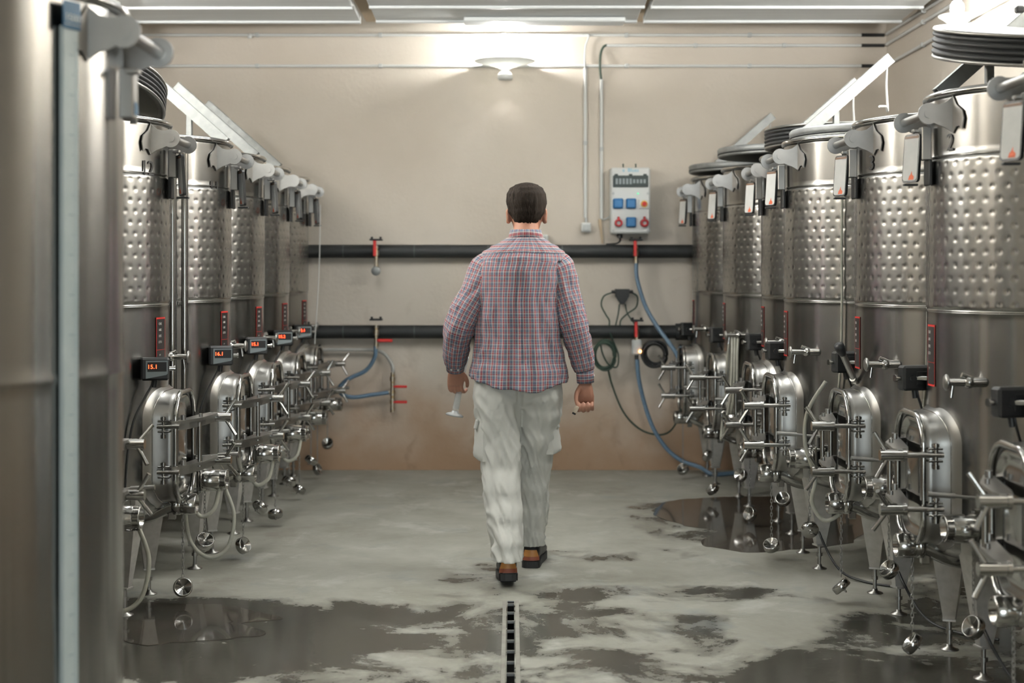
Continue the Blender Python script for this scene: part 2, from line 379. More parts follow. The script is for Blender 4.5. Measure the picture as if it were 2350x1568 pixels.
# standing water by the tanks
def puddle(pts, label, seed):
    p = [PF(*q) for q in pts]; c = sum(p, Vector())/len(p)
    ps = spline(p, 10, True); out = []
    for q in ps:
        n = noise.noise(q*5+Vector((seed, 0, 0)))*.05+noise.noise(q*16)*.018
        d = q-c; out.append(q+d.normalized()*n+Vector((0, 0, .002)))
    n = len(out); c.z = .0026
    b = MB(); b.add([v-Vector((c.x, c.y, 0)) for v in out]+[Vector((0, 0, .0026))], [(i, (i+1) % n, n) for i in range(n)], True)
    b.add([Vector((v.x-c.x, v.y-c.y, .0004)) for v in out]+[v-Vector((c.x, c.y, 0)) for v in out], [(i, (i+1) % n, n+(i+1) % n, n+i) for i in range(n)])
    return b.obj('puddle', M['puddle'], loc=(c.x, c.y, 0), label=label, cat='puddle')
puddle([(1500, 1168), (1545, 1150), (1640, 1142), (1760, 1140), (1890, 1146), (1990, 1180), (1960, 1240), (1800, 1266), (1650, 1262), (1610, 1242), (1650, 1222), (1570, 1206), (1515, 1186)], 'large dark puddle on the floor below the tank with the coiled milky hose', 1)
puddle([(292, 1392), (420, 1386), (560, 1398), (640, 1420), (560, 1432), (610, 1455), (480, 1470), (300, 1475)], 'dark puddle beside the tall smooth tank with the level gauge', 5)
# ------------------------------------------------------------------ tank: local frame u = towards the aisle, v = viewer's right, z up
R = .43; ZB, ZJ0, ZJ1, ZR = .42, 1.258, 1.79, 2.01
def wob(a, z): return .0026*(sin(9*a+1)+.7*sin(14*a+2.1)+.6*sin(5*a)+.4*sin(23*a+.6))*(1 if z > .44 else 0)
PM = {}                                              # shared part meshes
def part(name, b, m): PM[name] = (b.mesh(name, m) if isinstance(b, MB) else b); return PM[name]
b = MB(); b.lathe([(0, .335), (.2, .35), (.33, .372), (.42, .405), (R-.002, .425), (R, .432), (R, .45), (R, .5), (R, .7), (R, 1.0), (R, ZJ0-.03), (R, ZJ0-.012), (R+.003, ZJ0-.004), (R+.003, ZJ0), (R-.004, ZJ0+.004), (R-.004, ZJ1-.004), (R+.002, ZJ1), (R+.002, ZJ1+.004), (R, ZJ1+.008), (R, ZJ1+.03), (R, ZR-.02), (R, ZR), (R-.006, ZR), (R-.008, 1.7), (0, 1.69)], n=176, wob=wob)
part('body', b, M['steel'])
# dimple jacket: spot-welded pillow plate
def jacket():
    ncol, nrow, q = 54, 12, 9; nt_, nz = ncol*q, nrow*q; rj = R+.0055; hz = (ZJ1-ZJ0)/nrow; hw = 2*pi*R/ncol; v = []; f = []
    for i in range(nz+1):
        z = ZJ0+(ZJ1-ZJ0)*i/nz
        for j in range(nt_):
            a = 2*pi*j/nt_; best = 9
            row = int((z-ZJ0)/hz)
            for rr in (row-1, row, row+1):
                if 0 <= rr < nrow:
                    zc = ZJ0+(rr+.5)*hz; off = .5 if rr % 2 else 0
                    ac = (round(a/(2*pi/ncol)-off)+off)*(2*pi/ncol)
                    best = min(best, hypot((a-ac)*R, z-zc))
            r = rj-.0025*exp(-(best/.0074)**2)+.0007*exp(-(best/.0030)**2)+.0011*sin(7*a)+.0007*sin(16*a+1)+.0005*sin(27*a)
            e = min(z-ZJ0, ZJ1-z)/.014
            if e < 1: r = (R-.001)+(r-R+.001)*sqrt(max(e, 0))
            v.append((r*cos(a), r*sin(a), z))
    for i in range(nz):
        for j in range(nt_): f.append((i*nt_+j, i*nt_+(j+1) % nt_, (i+1)*nt_+(j+1) % nt_, (i+1)*nt_+j))
    b = MB(); b.add(v, f, True); return b
part('cooling_jacket', jacket(), M['jacket'])
part('rim', MB().tube([((R+.004)*cos(2*pi*i/72), (R+.004)*sin(2*pi*i/72), ZR) for i in range(72)], .0125, 10, True), M['polished'])
for k, z in (('weld_bead', ZJ0-.008), ('weld_bead.b', ZJ1+.006)): part(k, MB().tube([((R+.0025)*cos(2*pi*i/72), (R+.0025)*sin(2*pi*i/72), z) for i in range(72)], .0022, 6, True), M['polished'])
# leg: tapered folded sheet, screw foot
def leg():
    b = MB(); top = [(-.075, -.06), (-.040, .072), (.040, .072), (.075, -.06), (.066, -.070), (-.066, -.070)]
    bot = [(-.023, -.020), (-.013, .022), (.013, .022), (.023, -.020), (.019, -.024), (-.019, -.024)]
    ring = lambda p, z: [Vector((y+.0, x, z)) for x, y in p]
    b.loft([ring(top, .52), ring(top, .43), ring(bot, .115)], smooth=False, cap0=True, cap1=True)
    b.box((0, 0, .112), (.048, .052, .008), .001); return b
part('leg', leg(), M['leg'])
b = MB(); b.cyl((0, 0, .012), (0, 0, .115), .0085, n=12); b.lathe([(0, 0), (.034, 0), (.034, .004), (.012, .012), (.012, .02), (0, .02)], n=24); b.cyl((0, 0, .06), (0, 0, .074), .015, n=6)
part('foot', b, M['satin'])
# hatch: rounded oblong neck, tube ring, domed door, two clamp arms with swing bolts and wing nuts
HZ = .668
def outline(hw, hh, rc, n=56):
    pts = []
    for i in range(n):
        a = 2*pi*(i+.5)/n; qx = (1 if cos(a) >= 0 else -1); qz = (1 if sin(a) >= 0 else -1)
        r = hw*.64; t = i/n*4; s_ = int(t); f = t-s_     # straight sides, generous corners, slightly flat top
        cxq, czq, a0 = ((hw-r, hh-r, 0), (-(hw-r), hh-r, 90), (-(hw-r), -(hh-r), 180), (hw-r, -(hh-r), 270))[s_]
        a = math.radians(a0+90*min(1, f/(1-4/n)))
        pts.append((cxq+r*cos(a), czq+r*sin(a)))
    return pts
def hring(hw, hh, u, rc=.12): return [Vector((u, y, HZ+z)) for y, z in outline(hw, hh, rc)]
def surf(y, off=0): return sqrt(max((R+off)**2-y*y, 0))
b = MB()
coll = [Vector((surf(p.y)-.004, p.y, p.z)) for p in hring(.196, .252, 0)]
coll2 = [Vector((surf(p.y)+.008, p.y, p.z)) for p in hring(.182, .240, 0)]
coll3 = [Vector((surf(p.y)+.024, p.y, p.z)) for p in hring(.170, .229, 0)]
b.loft([coll, coll2, coll3, hring(.166, .226, .475), hring(.166, .226, .505), hring(.158, .218, .505), hring(.156, .216, .42)])
part('hatch', b, M['satin'])
b = MB(); b.tube(hring(.164, .224, .508), .0115, 10, True); part('hatch_ring', b, M['polished'])
b = MB(); b.tube([Vector((surf(p.y, 0)+.02, p.y, p.z)) for p in hring(.171, .230, 0)], .003, 6, True); part('weld', b, M['polished'])
b = MB(); b.loft([hring(.157, .217, .470), hring(.150, .210, .500), hring(.140, .200, .503), hring(.128, .188, .488), hring(.10, .15, .497), hring(.06, .09, .503), hring(.002, .003, .505)])
part('hatch_door', b, M['polished'])
for i, z in enumerate((.765, .58)):
    pass
def clamp_arm():
    b = MB()                                          # flat wedge plate across the door, at z = 0
    b.prism([(.455, -.185), (.50, -.20), (.53, -.17), (.59, -.02), (.612, .16), (.605, .20), (.57, .20), (.548, .12), (.52, -.05), (.508, -.13)], (0, 0, .014), (1, 0, 0), (0, 1, 0), .012)
    b.prism([(.515, -.17), (.55, -.10), (.585, .05), (.60, .19), (.585, .19), (.54, .02)], (0, 0, -.004), (1, 0, 0), (0, 1, 0), .03)
    b.cyl((.53, -.12, .014), (.53, -.12, .04), .011, n=12); b.cyl((.575, 0, .014), (.575, 0, .034), .008, n=12); return b
part('clamp_arm', clamp_arm(), M['satin'])
def swing_bolt(s):
    b = MB(); u0 = .447 if s > 0 else .44
    b.cyl((u0, s*.192, 0), (.60 if s > 0 else .53, s*.192, 0), .0095, n=12)
    b.box((u0+.028, s*.183, .021), (.05, .034, .008), .002); b.box((u0+.028, s*.183, -.021), (.05, .034, .008), .002)
    b.cyl((u0+.026, s*.192, -.044), (u0+.026, s*.192, .04), .008, n=10)
    b.cyl((u0+.026, s*.192, -.048), (u0+.026, s*.192, -.034), .0125, n=6); b.cyl((u0+.026, s*.192, .028), (u0+.026, s*.192, .038), .0125, n=6); return b
part('swing_bolt', swing_bolt(1), M['polished']); part('hinge_bolt', swing_bolt(-1), M['polished'])
b = MB(); b.cyl((.585, .192, 0), (.665, .192, 0), .0195, n=16); b.cyl((.575, .192, 0), (.588, .192, 0), .022, n=16)
for s in (-1, 1):
    b.tube([(.64, .192, s*.010), (.662, .197, s*.045), (.682, .20, s*.078)], [.0078, .0072, .0085], 10)
part('wing_nut', b, M['polished'])
b = MB(); b.cyl((.575, -.02, .58), (.575, -.02, .765), .0095, n=12); part('door_bar', b, M['polished'])
# temperature display on its probe
def rz(a): return Matrix.Rotation(a, 3, 'Z')
DA = math.radians(14)                                 # the box faces viewer's left, turned a little to the aisle
DC = Vector((.435, -.205, 1.0)); DX = Vector((cos(DA), sin(DA), 0)); DN = Vector((sin(DA), -cos(DA), 0))
b = MB(); b.box(DC, (.112, .052, .092), .008, rz(DA)); b.cyl(DC-DN*.026+DX*.02, DC-DN*.034+DX*.02, .012, n=12); b.box(DC-DN*.0275-DX*.02, (.05, .004, .05), .001, rz(DA))
part('display', b, M['black'])
o = DC+DN*.0262
b = MB(); b.prism([(-.036, .034), (.050, .034), (.050, -.018), (.044, -.024), (-.036, -.038)], o, DX, (0, 0, 1), .001); part('faceplate', b, M['grey_face'])
b = MB(); b.box(o+DN*.001+DX*.008+Vector((0, 0, .009)), (.075, .0014, .038), .0005, rz(DA)); part('screen', b, M['screen'])
b = MB(); b.cyl((.37, -.16, 1.0), DC+Vector((0, .02, 0)), .009, n=12); part('probe', b, M['polished'])
b = MB(); b.cyl(DC+DX*.05, DC+DX*.078, .009, n=12); b.cyl(DC+DX*.074, DC+DX*.08, .013, n=12); part('end_plug', b, M['polished'])
b = MB(); b.tube(spline([DC+Vector((-.01, 0, -.045)), DC+Vector((-.015, 0, -.07)), (.40, -.23, .885), (.362, -.262, .79), (.345, -.285, .66), (.335, -.30, .5), (.30, -.30, .40)], 5), .0048, 8); b.cyl(DC+Vector((0, 0, -.046)), DC+Vector((-.004, 0, -.075)), .010, n=10); part('cable', b, M['black'])
# black sign strip with red edging, curved to the shell
def curved(v0, v1, z0, z1, off, n=6):
    a0, a1 = math.asin(v0/R), math.asin(v1/R); pts = [((R+off)*cos(a0+(a1-a0)*i/n), (R+off)*sin(a0+(a1-a0)*i/n)) for i in range(n+1)]
    b = MB(); b.loft([[Vector((x, y, z0)) for x, y in pts], [Vector((x, y, z1)) for x, y in pts]], closed=False); return b
for tag_, c_ in (('', -.072), ('.far', -.004)):       # the strip sits a little further round on the other row
    part('name_strip'+tag_, curved(c_-.040, c_+.040, .99, 1.20, .003), M['black_print'])
    b = MB()
    for (v0, v1, z0, z1) in ((-.043, .043, 1.197, 1.204), (-.043, .043, .986, .993), (-.043, -.0395, .986, 1.204), (.0395, .043, .986, 1.204), (-.04, .04, 1.069, 1.071)):
        c = curved(c_+v0, c_+v1, z0, z1, .0035, 4); b.add(c.v, c.f, True)
    part('border'+tag_, b, M['red_print'])
# sampling tap
b = MB(); b.cyl((.33, .27, 1.02), (.385, .27, 1.02), .017, n=16); b.ball((.385, .27, 1.02), .021, 14, 10); b.cyl((.385, .27, 1.02), (.462, .27, 1.02), .0135, n=14); b.cyl((.44, .27, 1.015), (.446, .27, .968), .007, n=10); b.cyl((.372, .27, 1.03), (.41, .27, 1.045), .009, n=8)
part('sampling_tap', b, M['polished'])
b = MB(); b.lathe([(0, 0), (.026, 0), (.028, .004), (.022, .010), (.008, .012), (0, .012)], (.458, .27, 1.02), (1, 0, 0), 18); part('tap_knob', b, M['satin'])
# rim bracket: two fishtail plates, pins, cross rod
poly = [(.402, .060), (.43, .038), (.452, .032)]+[(.487+.037*cos(a), .037*sin(a)) for a in [math.radians(d) for d in range(120, -121, -20)]]+[(.452, -.040), (.43, -.048), (.402, -.066)]
for k, vv in enumerate((.155, -.155)):
    b = MB(); b.prism(poly, (0, vv, 1.936), (1, 0, 0), (0, 0, 1), .006)
    s = 1 if vv > 0 else -1                            # ear welded to the shell
    ang = atan2(vv, sqrt(R*R-vv*vv)); T = Vector((-sin(ang), cos(ang), 0))*s; O = Vector((surf(vv), vv, 1.936))+Vector((cos(ang), sin(ang), 0))*.003
    b.prism([(0, .062), (.02, .03), (.05, .008), (.058, -.02), (.05, -.056), (.036, -.044), (.02, -.046), (0, -.068)], O, T, (0, 0, 1), .005)
    b.cyl((.487, vv-.006*1, 1.936), (.487, vv+.006, 1.936), .016, n=18)
    part('bracket_plate' if k == 0 else 'bracket_plate.b', b, M['dull'])
b = MB(); b.cyl((.487, -.156, 1.936), (.487, .156, 1.936), .0145, n=16); part('bracket_rod', b, M['satin'])
# card holder (folded steel box), black plate put in for the shade below it, hanging card in a black frame
b = MB(); b.box((.458, .012, 1.845), (.034, .046, .118), .003); b.box((.478, -.02, 1.893), (.03, .03, .012), .002); part('card_holder', b, M['satin'])
b = MB(); b.box((.448, .014, 1.742), (.012, .066, .09), .003); part('shade_plate', b, M['rubber'])
CA = Vector((.036, -.072, 0)).normalized(); CB = Vector((.06, 0, -1)).normalized(); CO = Vector((.497, -.012, 1.795)); CN = CA.cross(CB)
def rrect(w, h, r, n=4):
    p = []
    for cx, cz, a0 in ((w-r, h-r, 0), (-w+r, h-r, 90), (-w+r, -h+r, 180), (w-r, -h+r, 270)):
        for i in range(n+1): a = math.radians(a0+90*i/n); p.append((cx+r*cos(a), cz+r*sin(a)))
    return p
b = MB(); b.prism(rrect(.040, .086, .014), CO, CA, CB, .012); b.box(CO+CB*.094, (.05, .022, .008), .002); b.cyl(CO-CB*.086, CO-CB*.098, .003, n=6); part('card_frame', b, M['black'])
b = MB()
for s in (-1, 1): b.prism(rrect(.0355, .080, .012), CO+CN*s*.0065, CA, CB, .0008)
part('card', b, M['card'])
b = MB()
for s in (-1, 1):
    b.prism([(-.022, .066), (-.012, .058), (-.010, .046), (-.005, .058), (.002, .064), (.006, .077), (-.020, .077)], CO+CN*s*.0072, CA, CB, .0006)
part('red_mark', b, M['red_stain'])
b = MB()
for s in (-1, 1): b.prism([(-.034, -.079), (.034, -.079), (.034, -.070), (-.034, -.070)], CO+CN*s*.0072, CA, CB, .0006)
part('card_strip', b, M['card_trim'])
# valves
def valve(utip, v, z, tag):
    b = MB(); b.cyl((.32, v, z), (utip-.15, v, z), .038, n=24)
    for d in (-.150, -.118): b.box((utip+d, v, z), (.010, .118, .118), .002)
    for y in (-.046, .046):
        for w in (-.046, .046): b.cyl((utip-.162, v+y, z+w), (utip-.106, v+y, z+w), .0065, n=8)
    b.lathe([(.03, -.112), (.047, -.112), (.050, -.10), (.047, -.03), (.044, -.028), (.047, -.024), (.044, -.018), (.047, -.014), (.044, -.008), (.047, -.004), (.046, 0), (.034, 0), (.034, -.055), (.0, -.058)], (utip, v, z), (1, 0, 0), 28)
    part('drain_valve'+tag, b, M['polished'])
    b = MB(); b.cyl((utip-.134, v, z+.03), (utip-.134, v, z+.10), .009, n=12); b.tube([(utip-.15, v, z+.10), (utip-.08, v, z+.105), (utip-.03, v-.002, z+.11)], .0058, 8); b.cyl((utip-.04, v-.002, z+.109), (utip+.05, v-.004, z+.115), .0095, n=10); part('valve_lever'+tag, b, M['satin'])
    part('bore'+tag, MB().cyl((utip-.05, v, z), (utip-.046, v, z), .034, n=20), M['bore'])
valve(.475, .28, .53, ''); valve(.63, .28, .48, '.long')
b = MB(); b.tube(spline([(.25, 0, .365), (.36, 0, .38), (.44, 0, .415), (.47, 0, .42)], 4), .035, 18); b.lathe([(.038, 0), (.045, .005), (.045, .03), (.041, .032), (.044, .04), (.044, .095), (.040, .10), (.034, .10), (.034, .02), (0, .02)], (.46, 0, .42), (1, 0, 0), 24); b.box((.455, .0, .385), (.03, .03, .06), .003)
part('bottom_outlet', b, M['polished'])
# loose caps on chains
def chain(L, sway=0):
    b = MB(); n = int(L/.0165)
    for i in range(n):
        c = Vector((sway*sin(i*.11), 0, -.008-i*.0165)); a = Vector((1, 0, 0)) if i % 2 else Vector((0, 1, 0)); pts = []
        for k in range(8):
            t = 2*pi*k/8; pts.append(c+a*.0052*cos(t)+Vector((0, 0, .0115*sin(t))))
        b.tube(pts, .0016, 4, True)
    return b
for nm, L in (('chain', .26), ('chain.long', .31), ('chain.short', .20)): part(nm, chain(L), M['satin'])
b = MB(); b.lathe([(0, -.016), (.036, -.016), (.040, -.012), (.040, .010), (.037, .016), (.034, .016), (.032, .011), (.012, .012), (.010, .006), (0, .005)], n=28); b.lathe([(0, -.02), (.010, -.02), (.012, -.016)], n=12); b.tube([(.0075*cos(2*pi*i/10), 0, -.025+.0075*sin(2*pi*i/10)) for i in range(10)], .0018, 5, True)
part('cap', b, M['polished'])
# hoist arm on posts by the rim
def lid(tag, rr):
    b = MB(); b.lathe([(0, .06), (rr-.06, .055), (rr-.035, .03), (rr-.025, 0), (rr, 0), (rr+.004, .006), (rr, .014), (rr-.01, .014), (rr-.012, .022), (0, .03)], n=64)
    b.lathe([(rr-.045, .09), (rr-.03, .094), (rr+.002, .096), (rr+.006, .103), (rr+.002, .11), (rr-.025, .106), (rr-.04, .098), (0, .085)], n=64)
    b.cyl((0, 0, .03), (0, 0, .13), .03, n=16); part('lid'+tag, b, M['satin'])
    b = MB(); prof = [(rr-.03, .013)]
    for k in range(4):
        z0 = .014+k*.0205; prof += [(rr-.008, z0), (rr+.003, z0+.005), (rr+.004, z0+.014), (rr-.008, z0+.0195)]
    b.lathe(prof+[(rr-.03, .097)], n=64); part('gasket'+tag, b, M['rubber'])
lid('', .413)
b = MB(); b.lathe([(0, .02), (.36, .0), (.40, 0), (.408, .01), (.40, .016), (.405, .022), (.408, .045), (.40, .055), (.385, .055), (.37, .03), (0, .05)], n=64); part('lid.thin', b, M['galv'])
part('gasket.thin', MB().lathe([(.395, .014), (.4065, .016), (.407, .022), (.395, .026)], n=64), M['rubber'])
B0, B1 = Vector((.30, -.35, 2.065)), Vector((-.165, -.35, 2.475)); BD = (B1-B0).normalized(); BA = BD.angle(Vector((1, 0, 0)))
def rot_y(d): return Matrix((d, Vector((0, 1, 0)), d.cross(Vector((0, 1, 0))))).transposed()
BR = rot_y(BD)
b = MB(); mid = (B0+B1)/2; Lb = (B1-B0).length; up = BR @ Vector((0, 0, 1))
if up.z < 0: up = -up
b.box(mid+up*.026, (Lb, .055, .004), 0, BR)
for s in (-1, 1): b.box(mid+Vector((0, s*.0255, 0)), (Lb, .004, .054), 0, BR)
b.box(B1-BD*.002, (.004, .055, .054), 0, BR)
part('hoist_arm', b, M['galv'])
b = MB(); b.box((.285, -.35, 1.985), (.034, .034, .15), .003); b.box((.11, -.345, 2.09), (.03, .03, .30), .003); b.cyl((.285, -.375, 2.045), (.285, -.325, 2.045), .006, n=8); b.box((.20, -.36, 1.965), (.2, .02, .03), .002); part('post', b, M['galv'])
part('post_cap', MB().box((.285, -.35, 2.072), (.042, .042, .022), .003), M['rubber'])
b = MB(); e = B1-BD*.02
b.tube(spline([e, e+Vector((.004, 0, -.12)), e+Vector((.0, .01, -.25)), (-.10, -.18, 2.21), (-.02, 0, 2.19)], 8), .0062, 6); part('rope', b, M['card'])
# level tube and glass gauge
b = MB(); b.tube(spline([(.20, .395, 2.03), (.225, .405, 2.015), (.245, .402, 1.97), (.25, .385, 1.6), (.25, .385, 1.2), (.26, .38, .9), (.29, .36, .62)], 6), .0055, 8); part('level_tube', b, M['hose_clear'])
b = MB(); b.cyl((.31, -.40, .5), (.31, -.40, 1.93), .0155, n=14); b.cyl((.262, -.43, .5), (.262, -.43, 1.93), .019, n=14)
for z in (.6, 1.25, 1.86): b.box((.29, -.385, z), (.05, .05, .02), .002)
part('level_gauge', b, M['polished'])
# cream hose loops
b = MB(); b.tube(spline([(.48, .2, .50), (.482, .2, .41), (.53, .2, .335), (.585, .22, .365), (.60, .26, .45)], 8), .0095, 10); part('hose_loop', b, M['hose_clear'])
b = MB(); b.tube(spline([(.475, .22, .48), (.465, .2, .36), (.49, .2, .22), (.57, .2, .155), (.645, .22, .2), (.665, .25, .33), (.625, .27, .44)], 8), .0085, 10); part('hose_long', b, M['hose_clear'])
b = MB(); b.tube(spline([(.56, -.02, .93), (.63, -.05, .80), (.64, -.05, .66), (.60, -.04, .52), (.615, -.04, .42), (.57, -.03, .345), (.51, -.02, .365), (.48, 0, .43)], 8), .0085, 10); part('hose_side', b, M['hose_clear'])
b = MB()
for k in range(3): b.tube(spline([(.385+.02*k, .24, 1.03), (.40+.02*k, .20+.01*k, .9), (.41+.02*k, .16, .66), (.43+.025*k, .22, .50-.05*k), (.41+.02*k, .33, .62), (.40+.015*k, .31, .9)], 8, True), .0085, 8)
part('hose_coil', b, M['hose_clear'])
b = MB(); b.tube(spline([(.33, .06, .41), (.335, .10, .30), (.31, .24, .15), (.26, .38, .035), (.18, .50, .007), (.05, .62, .007)], 6), .0055, 8); part('lead', b, M['black'])
b = MB(); b.cyl((.44, -.01, .93), (.515, .085, 1.055), .0135, n=12); b.cyl((.40, -.06, .915), (.455, .01, .945), .0135, n=12); part('side_lever', b, M['satin'])
b = MB(); d = (Vector((.515, .085, 1.055))-Vector((.44, -.01, .93))).normalized(); q = Vector((.515, .085, 1.055)); b.lathe([(0, -.01), (.013, -.01), (.016, .0), (.022, .03), (.020, .048), (0, .052)], q, d, 14); part('grip', b, M['rubber'])

LIDK = {}
def tank(label, yc, xc, row, num=None, led=None, lidz=None, arm=False, tube=False, gauge=False, extra=(), tilt=0, lido=0, arm_s=1.0, jacket_=True, card=True, seed=0, sil=0):
    """row = +1 for the tanks whose front faces -X, -1 for those facing +X."""
    t = thing('wine_tank', label, 'wine tank', (xc if xc else row*(R*sqrt(1+sil*sil)+sil*yc), yc, 0), pi if row > 0 else 0, 'stainless steel wine tanks along the aisle')
    rnd = random.Random(seed*17+3)
    def A(name, parent=t, loc=None, rot=None, nm=None, **k): return link(nm or name.split('.')[0], PM[name], parent, loc, rot, **k)
    body = A('body'); A('weld_bead', body); A('weld_bead.b', body)
    A('cooling_jacket', label='band of dimpled cooling plate'); A('rim')
    for x, y in ((.31, .19), (.31, -.19), (-.27, .21), (-.27, -.21)):
        l = A('leg', t, (x, y, 0), (0, 0, atan2(y, x)*.55 if x > 0 else pi+atan2(y, x)*.2)); A('foot', l)
    h = A('hatch')
    for p in ('weld', 'hatch_ring', 'hatch_door', 'door_bar'): A(p, h)
    for z in (.765, .58):
        A('clamp_arm', h, (0, 0, z)); A('swing_bolt', h, (0, 0, z)); A('hinge_bolt', h, (0, 0, z))
        w = A('wing_nut', h); a = rnd.uniform(-.5, .5)   # spun about its own bolt
        w.matrix_local = Matrix.Translation((0, .192, z)) @ Matrix.Rotation(a, 4, 'X') @ Matrix.Translation((0, -.192, 0))
    d = A('display')
    for p in ('faceplate', 'screen', 'probe', 'end_plug', 'cable'): A(p, d)
    if led: text('readout', led, .024, M['led'], d, o_led, DX, (0, 0, 1), .0003)
    sx = '.far' if row > 0 else ''; s = A('name_strip'+sx); A('border'+sx, s)
    a0 = math.asin((-.014 if row > 0 else -.085)/R)
    for k, wd in enumerate(('CHE', 'ARE', 'DEE', 'LITO')):
        text('lettering', wd, .014, M['white_print'], s, (cos(a0)*(R+.005), sin(a0)*(R+.005), 1.177-k*.025), (-sin(a0), cos(a0), 0), (0, 0, 1), .0002)
    text('lettering', 'PT', .011, M['white_print'], s, (cos(a0)*(R+.005), sin(a0)*(R+.005), 1.048), (-sin(a0), cos(a0), 0), (0, 0, 1), .0002)
    tp = A('sampling_tap'); A('tap_knob', tp)
    bp = A('bracket_plate'); A('bracket_plate.b'); A('bracket_rod')
    if card:
        A('card_holder'); A('shade_plate'); c = A('card_frame')
        for p in ('card', 'red_mark', 'card_strip'): A(p, c)
    tag = '' if row > 0 else '.long'; ut, vz = (.475, .53) if row > 0 else (.63, .48)
    v = A('drain_valve'+tag); A('valve_lever'+tag, v); A('bore'+tag, v)
    A('bottom_outlet')
    c1 = A('chain' if row > 0 else 'chain.short', None or t, (ut-.10, .285, vz-.04), (0, 0, rnd.uniform(0, 3)), nm='chain')
    A('cap', c1, (0, 0, -.26-.03 if row > 0 else -.20-.03), (rnd.uniform(.5, 1.2), rnd.uniform(-.4, .4), 0))
    c2 = A('chain.long', t, (.50, .0, .41), (0, 0, rnd.uniform(0, 3)), nm='chain')
    A('cap', c2, (0, 0, -.31-.028), (rnd.uniform(.3, 1.3), rnd.uniform(-.5, .5), 0))
    if num:
        s0 = num[1]/R; a1 = math.asin(s0)
        text('tank_number', num[0], num[2], M['black_print'], t, (cos(a1)*(R+.003), sin(a1)*(R+.003), num[3]-.014), (-sin(a1), cos(a1), 0), (0, 0, 1), .0006)
    if lidz is not None:
        thin = lidz[1] if isinstance(lidz, tuple) else False; z = lidz[0] if isinstance(lidz, tuple) else lidz
        l = A('lid.thin' if thin else 'lid', t, (-lido*-1, 0, z), (tilt, 0, 0)); A('gasket.thin' if thin else 'gasket', l)
    if arm:
        a = A('hoist_arm'); A('post', a); A('post_cap', a)
        if lidz is not None: A('rope', a)
    if tube: A('level_tube')
    if gauge: A('level_gauge')
    for e in extra:
        q = A(e)
        if e == 'side_lever': A('grip', q)
    return t
o_led = o+DN*.0022-DX*.010+Vector((0, 0, .009))
# tanks whose fronts face the man from the numbered row 1, 2, 3 ...
tank('dimpled steel tank cut off by the photo edge, in front of the tank numbered 2', 4.07, 1.935, 1, seed=1)
tank('steel tank numbered 2 with a black ringed lid raised over its rim', 5.05, 0, 1, sil=.2917, num=('2', .14, .085, 1.85), lidz=2.145, tilt=-.225, arm=True, seed=2, extra=('lead',))
tank('steel tank numbered 3 with a black gripped lever by its hatch', 5.97, 0, 1, sil=.2411, num=('3', .14, .085, 1.85), tube=True, extra=('side_lever', 'hose_side', 'lead'), seed=3)
tank('broad dimpled steel tank with a tall sloping hoist arm, beyond the tank numbered 3', 6.86, 0, 1, sil=.1915, arm=True, tube=True, extra=('lead',), seed=4, lidz=(2.02, True))
tank('steel tank just beyond the tall hoist arm with a black edged lid above it', 7.745, 0, 1, sil=.1756, arm=True, lidz=2.06, seed=5)
tank('steel tank with a milky hose coiled on its tap and a pale flat lid', 8.63, 0, 1, sil=.1486, lidz=(2.085, True), lido=.06, extra=('hose_coil',), seed=6)
tank('farthest tank on the socket board side, next to the end of the black pipes', 9.515, 0, 1, sil=.1271, lidz=(2.05, True), lido=.05, arm=True, seed=7)
tank('steel tank hidden behind the tall smooth tank, only its valve and clamp showing', 4.98, -2.0, -1, led='15.1', seed=8, extra=('hose_long',))
tank('steel tank numbered 12 with a tilted dark lid and a red lit display', 5.95, 0, -1, sil=.2411, num=('12', -.17, .085, 1.825), led='15.1', lidz=2.09, tilt=-.30, extra=('hose_loop', 'hose_long'), seed=9)
tank('steel tank beside the pair of upright gauge pipes, next beyond the tank numbered 12', 6.86, 0, -1, sil=.198, num=('11', -.17, .085, 1.80), led='16.1', gauge=True, extra=('hose_loop',), seed=10)
tank('steel tank with a dimpled band, third counting on from the tank numbered 12', 7.75, 0, -1, sil=.1746, led='15.1', arm=True, extra=('hose_loop',), seed=11)
tank('last but one steel tank before the end of the pipes with the blue looped hose', 8.635, 0, -1, sil=.157, led='15.2', arm=True, seed=12)
tank('farthest steel tank, standing against the wall by the grey hose', 9.515, 0, -1, sil=.1437, led='15.1', arm=True, seed=13)

# tall smooth tank close to the camera, with its level gauge
RB = .50; t = thing('wine_tank', 'tall smooth steel tank in the foreground with a blue 1500 tag and level gauge', 'wine tank', (-1.432, 3.35, 0), 0, 'stainless steel wine tanks along the aisle')
b = MB(); b.lathe([(0, .30), (.3, .32), (.46, .36), (.494, .385), (RB, .40), (RB, .43), (RB, .7), (RB, 1.11), (RB, 1.14), (RB+.002, 1.148), (RB+.0025, 1.154), (RB+.002, 1.16), (RB, 1.17), (RB, 1.2), (RB, 1.6), (RB, 1.99), (RB, 2.01), (RB-.006, 2.01), (RB-.008, 1.7), (0, 1.69)], n=240, wob=lambda a, z: 1.7*wob(a, z)+.0009*sin(41*a)); b.obj('body', M['steel'], t)
MB().tube([((RB+.004)*cos(2*pi*i/72), (RB+.004)*sin(2*pi*i/72), 2.01) for i in range(72)], .0125, 10, True).obj('rim', M['polished'], t)
for x, y in ((.33, .22), (.33, -.22), (-.3, .22), (-.3, -.22)):
    l = link('leg', PM['leg'], t, (x, y, 0), (0, 0, atan2(y, x)*.55 if x > 0 else pi+atan2(y, x)*.2)); link('foot', PM['foot'], l)
for n_ in ('bracket_plate', 'bracket_plate.b', 'bracket_rod'): link(n_.split('.')[0], PM[n_], t, (RB-R+.004, .0, -.005))
q = link('card_holder', PM['card_holder'], t, (RB-R, -.01, -.035), label='folded steel box with a blue print')
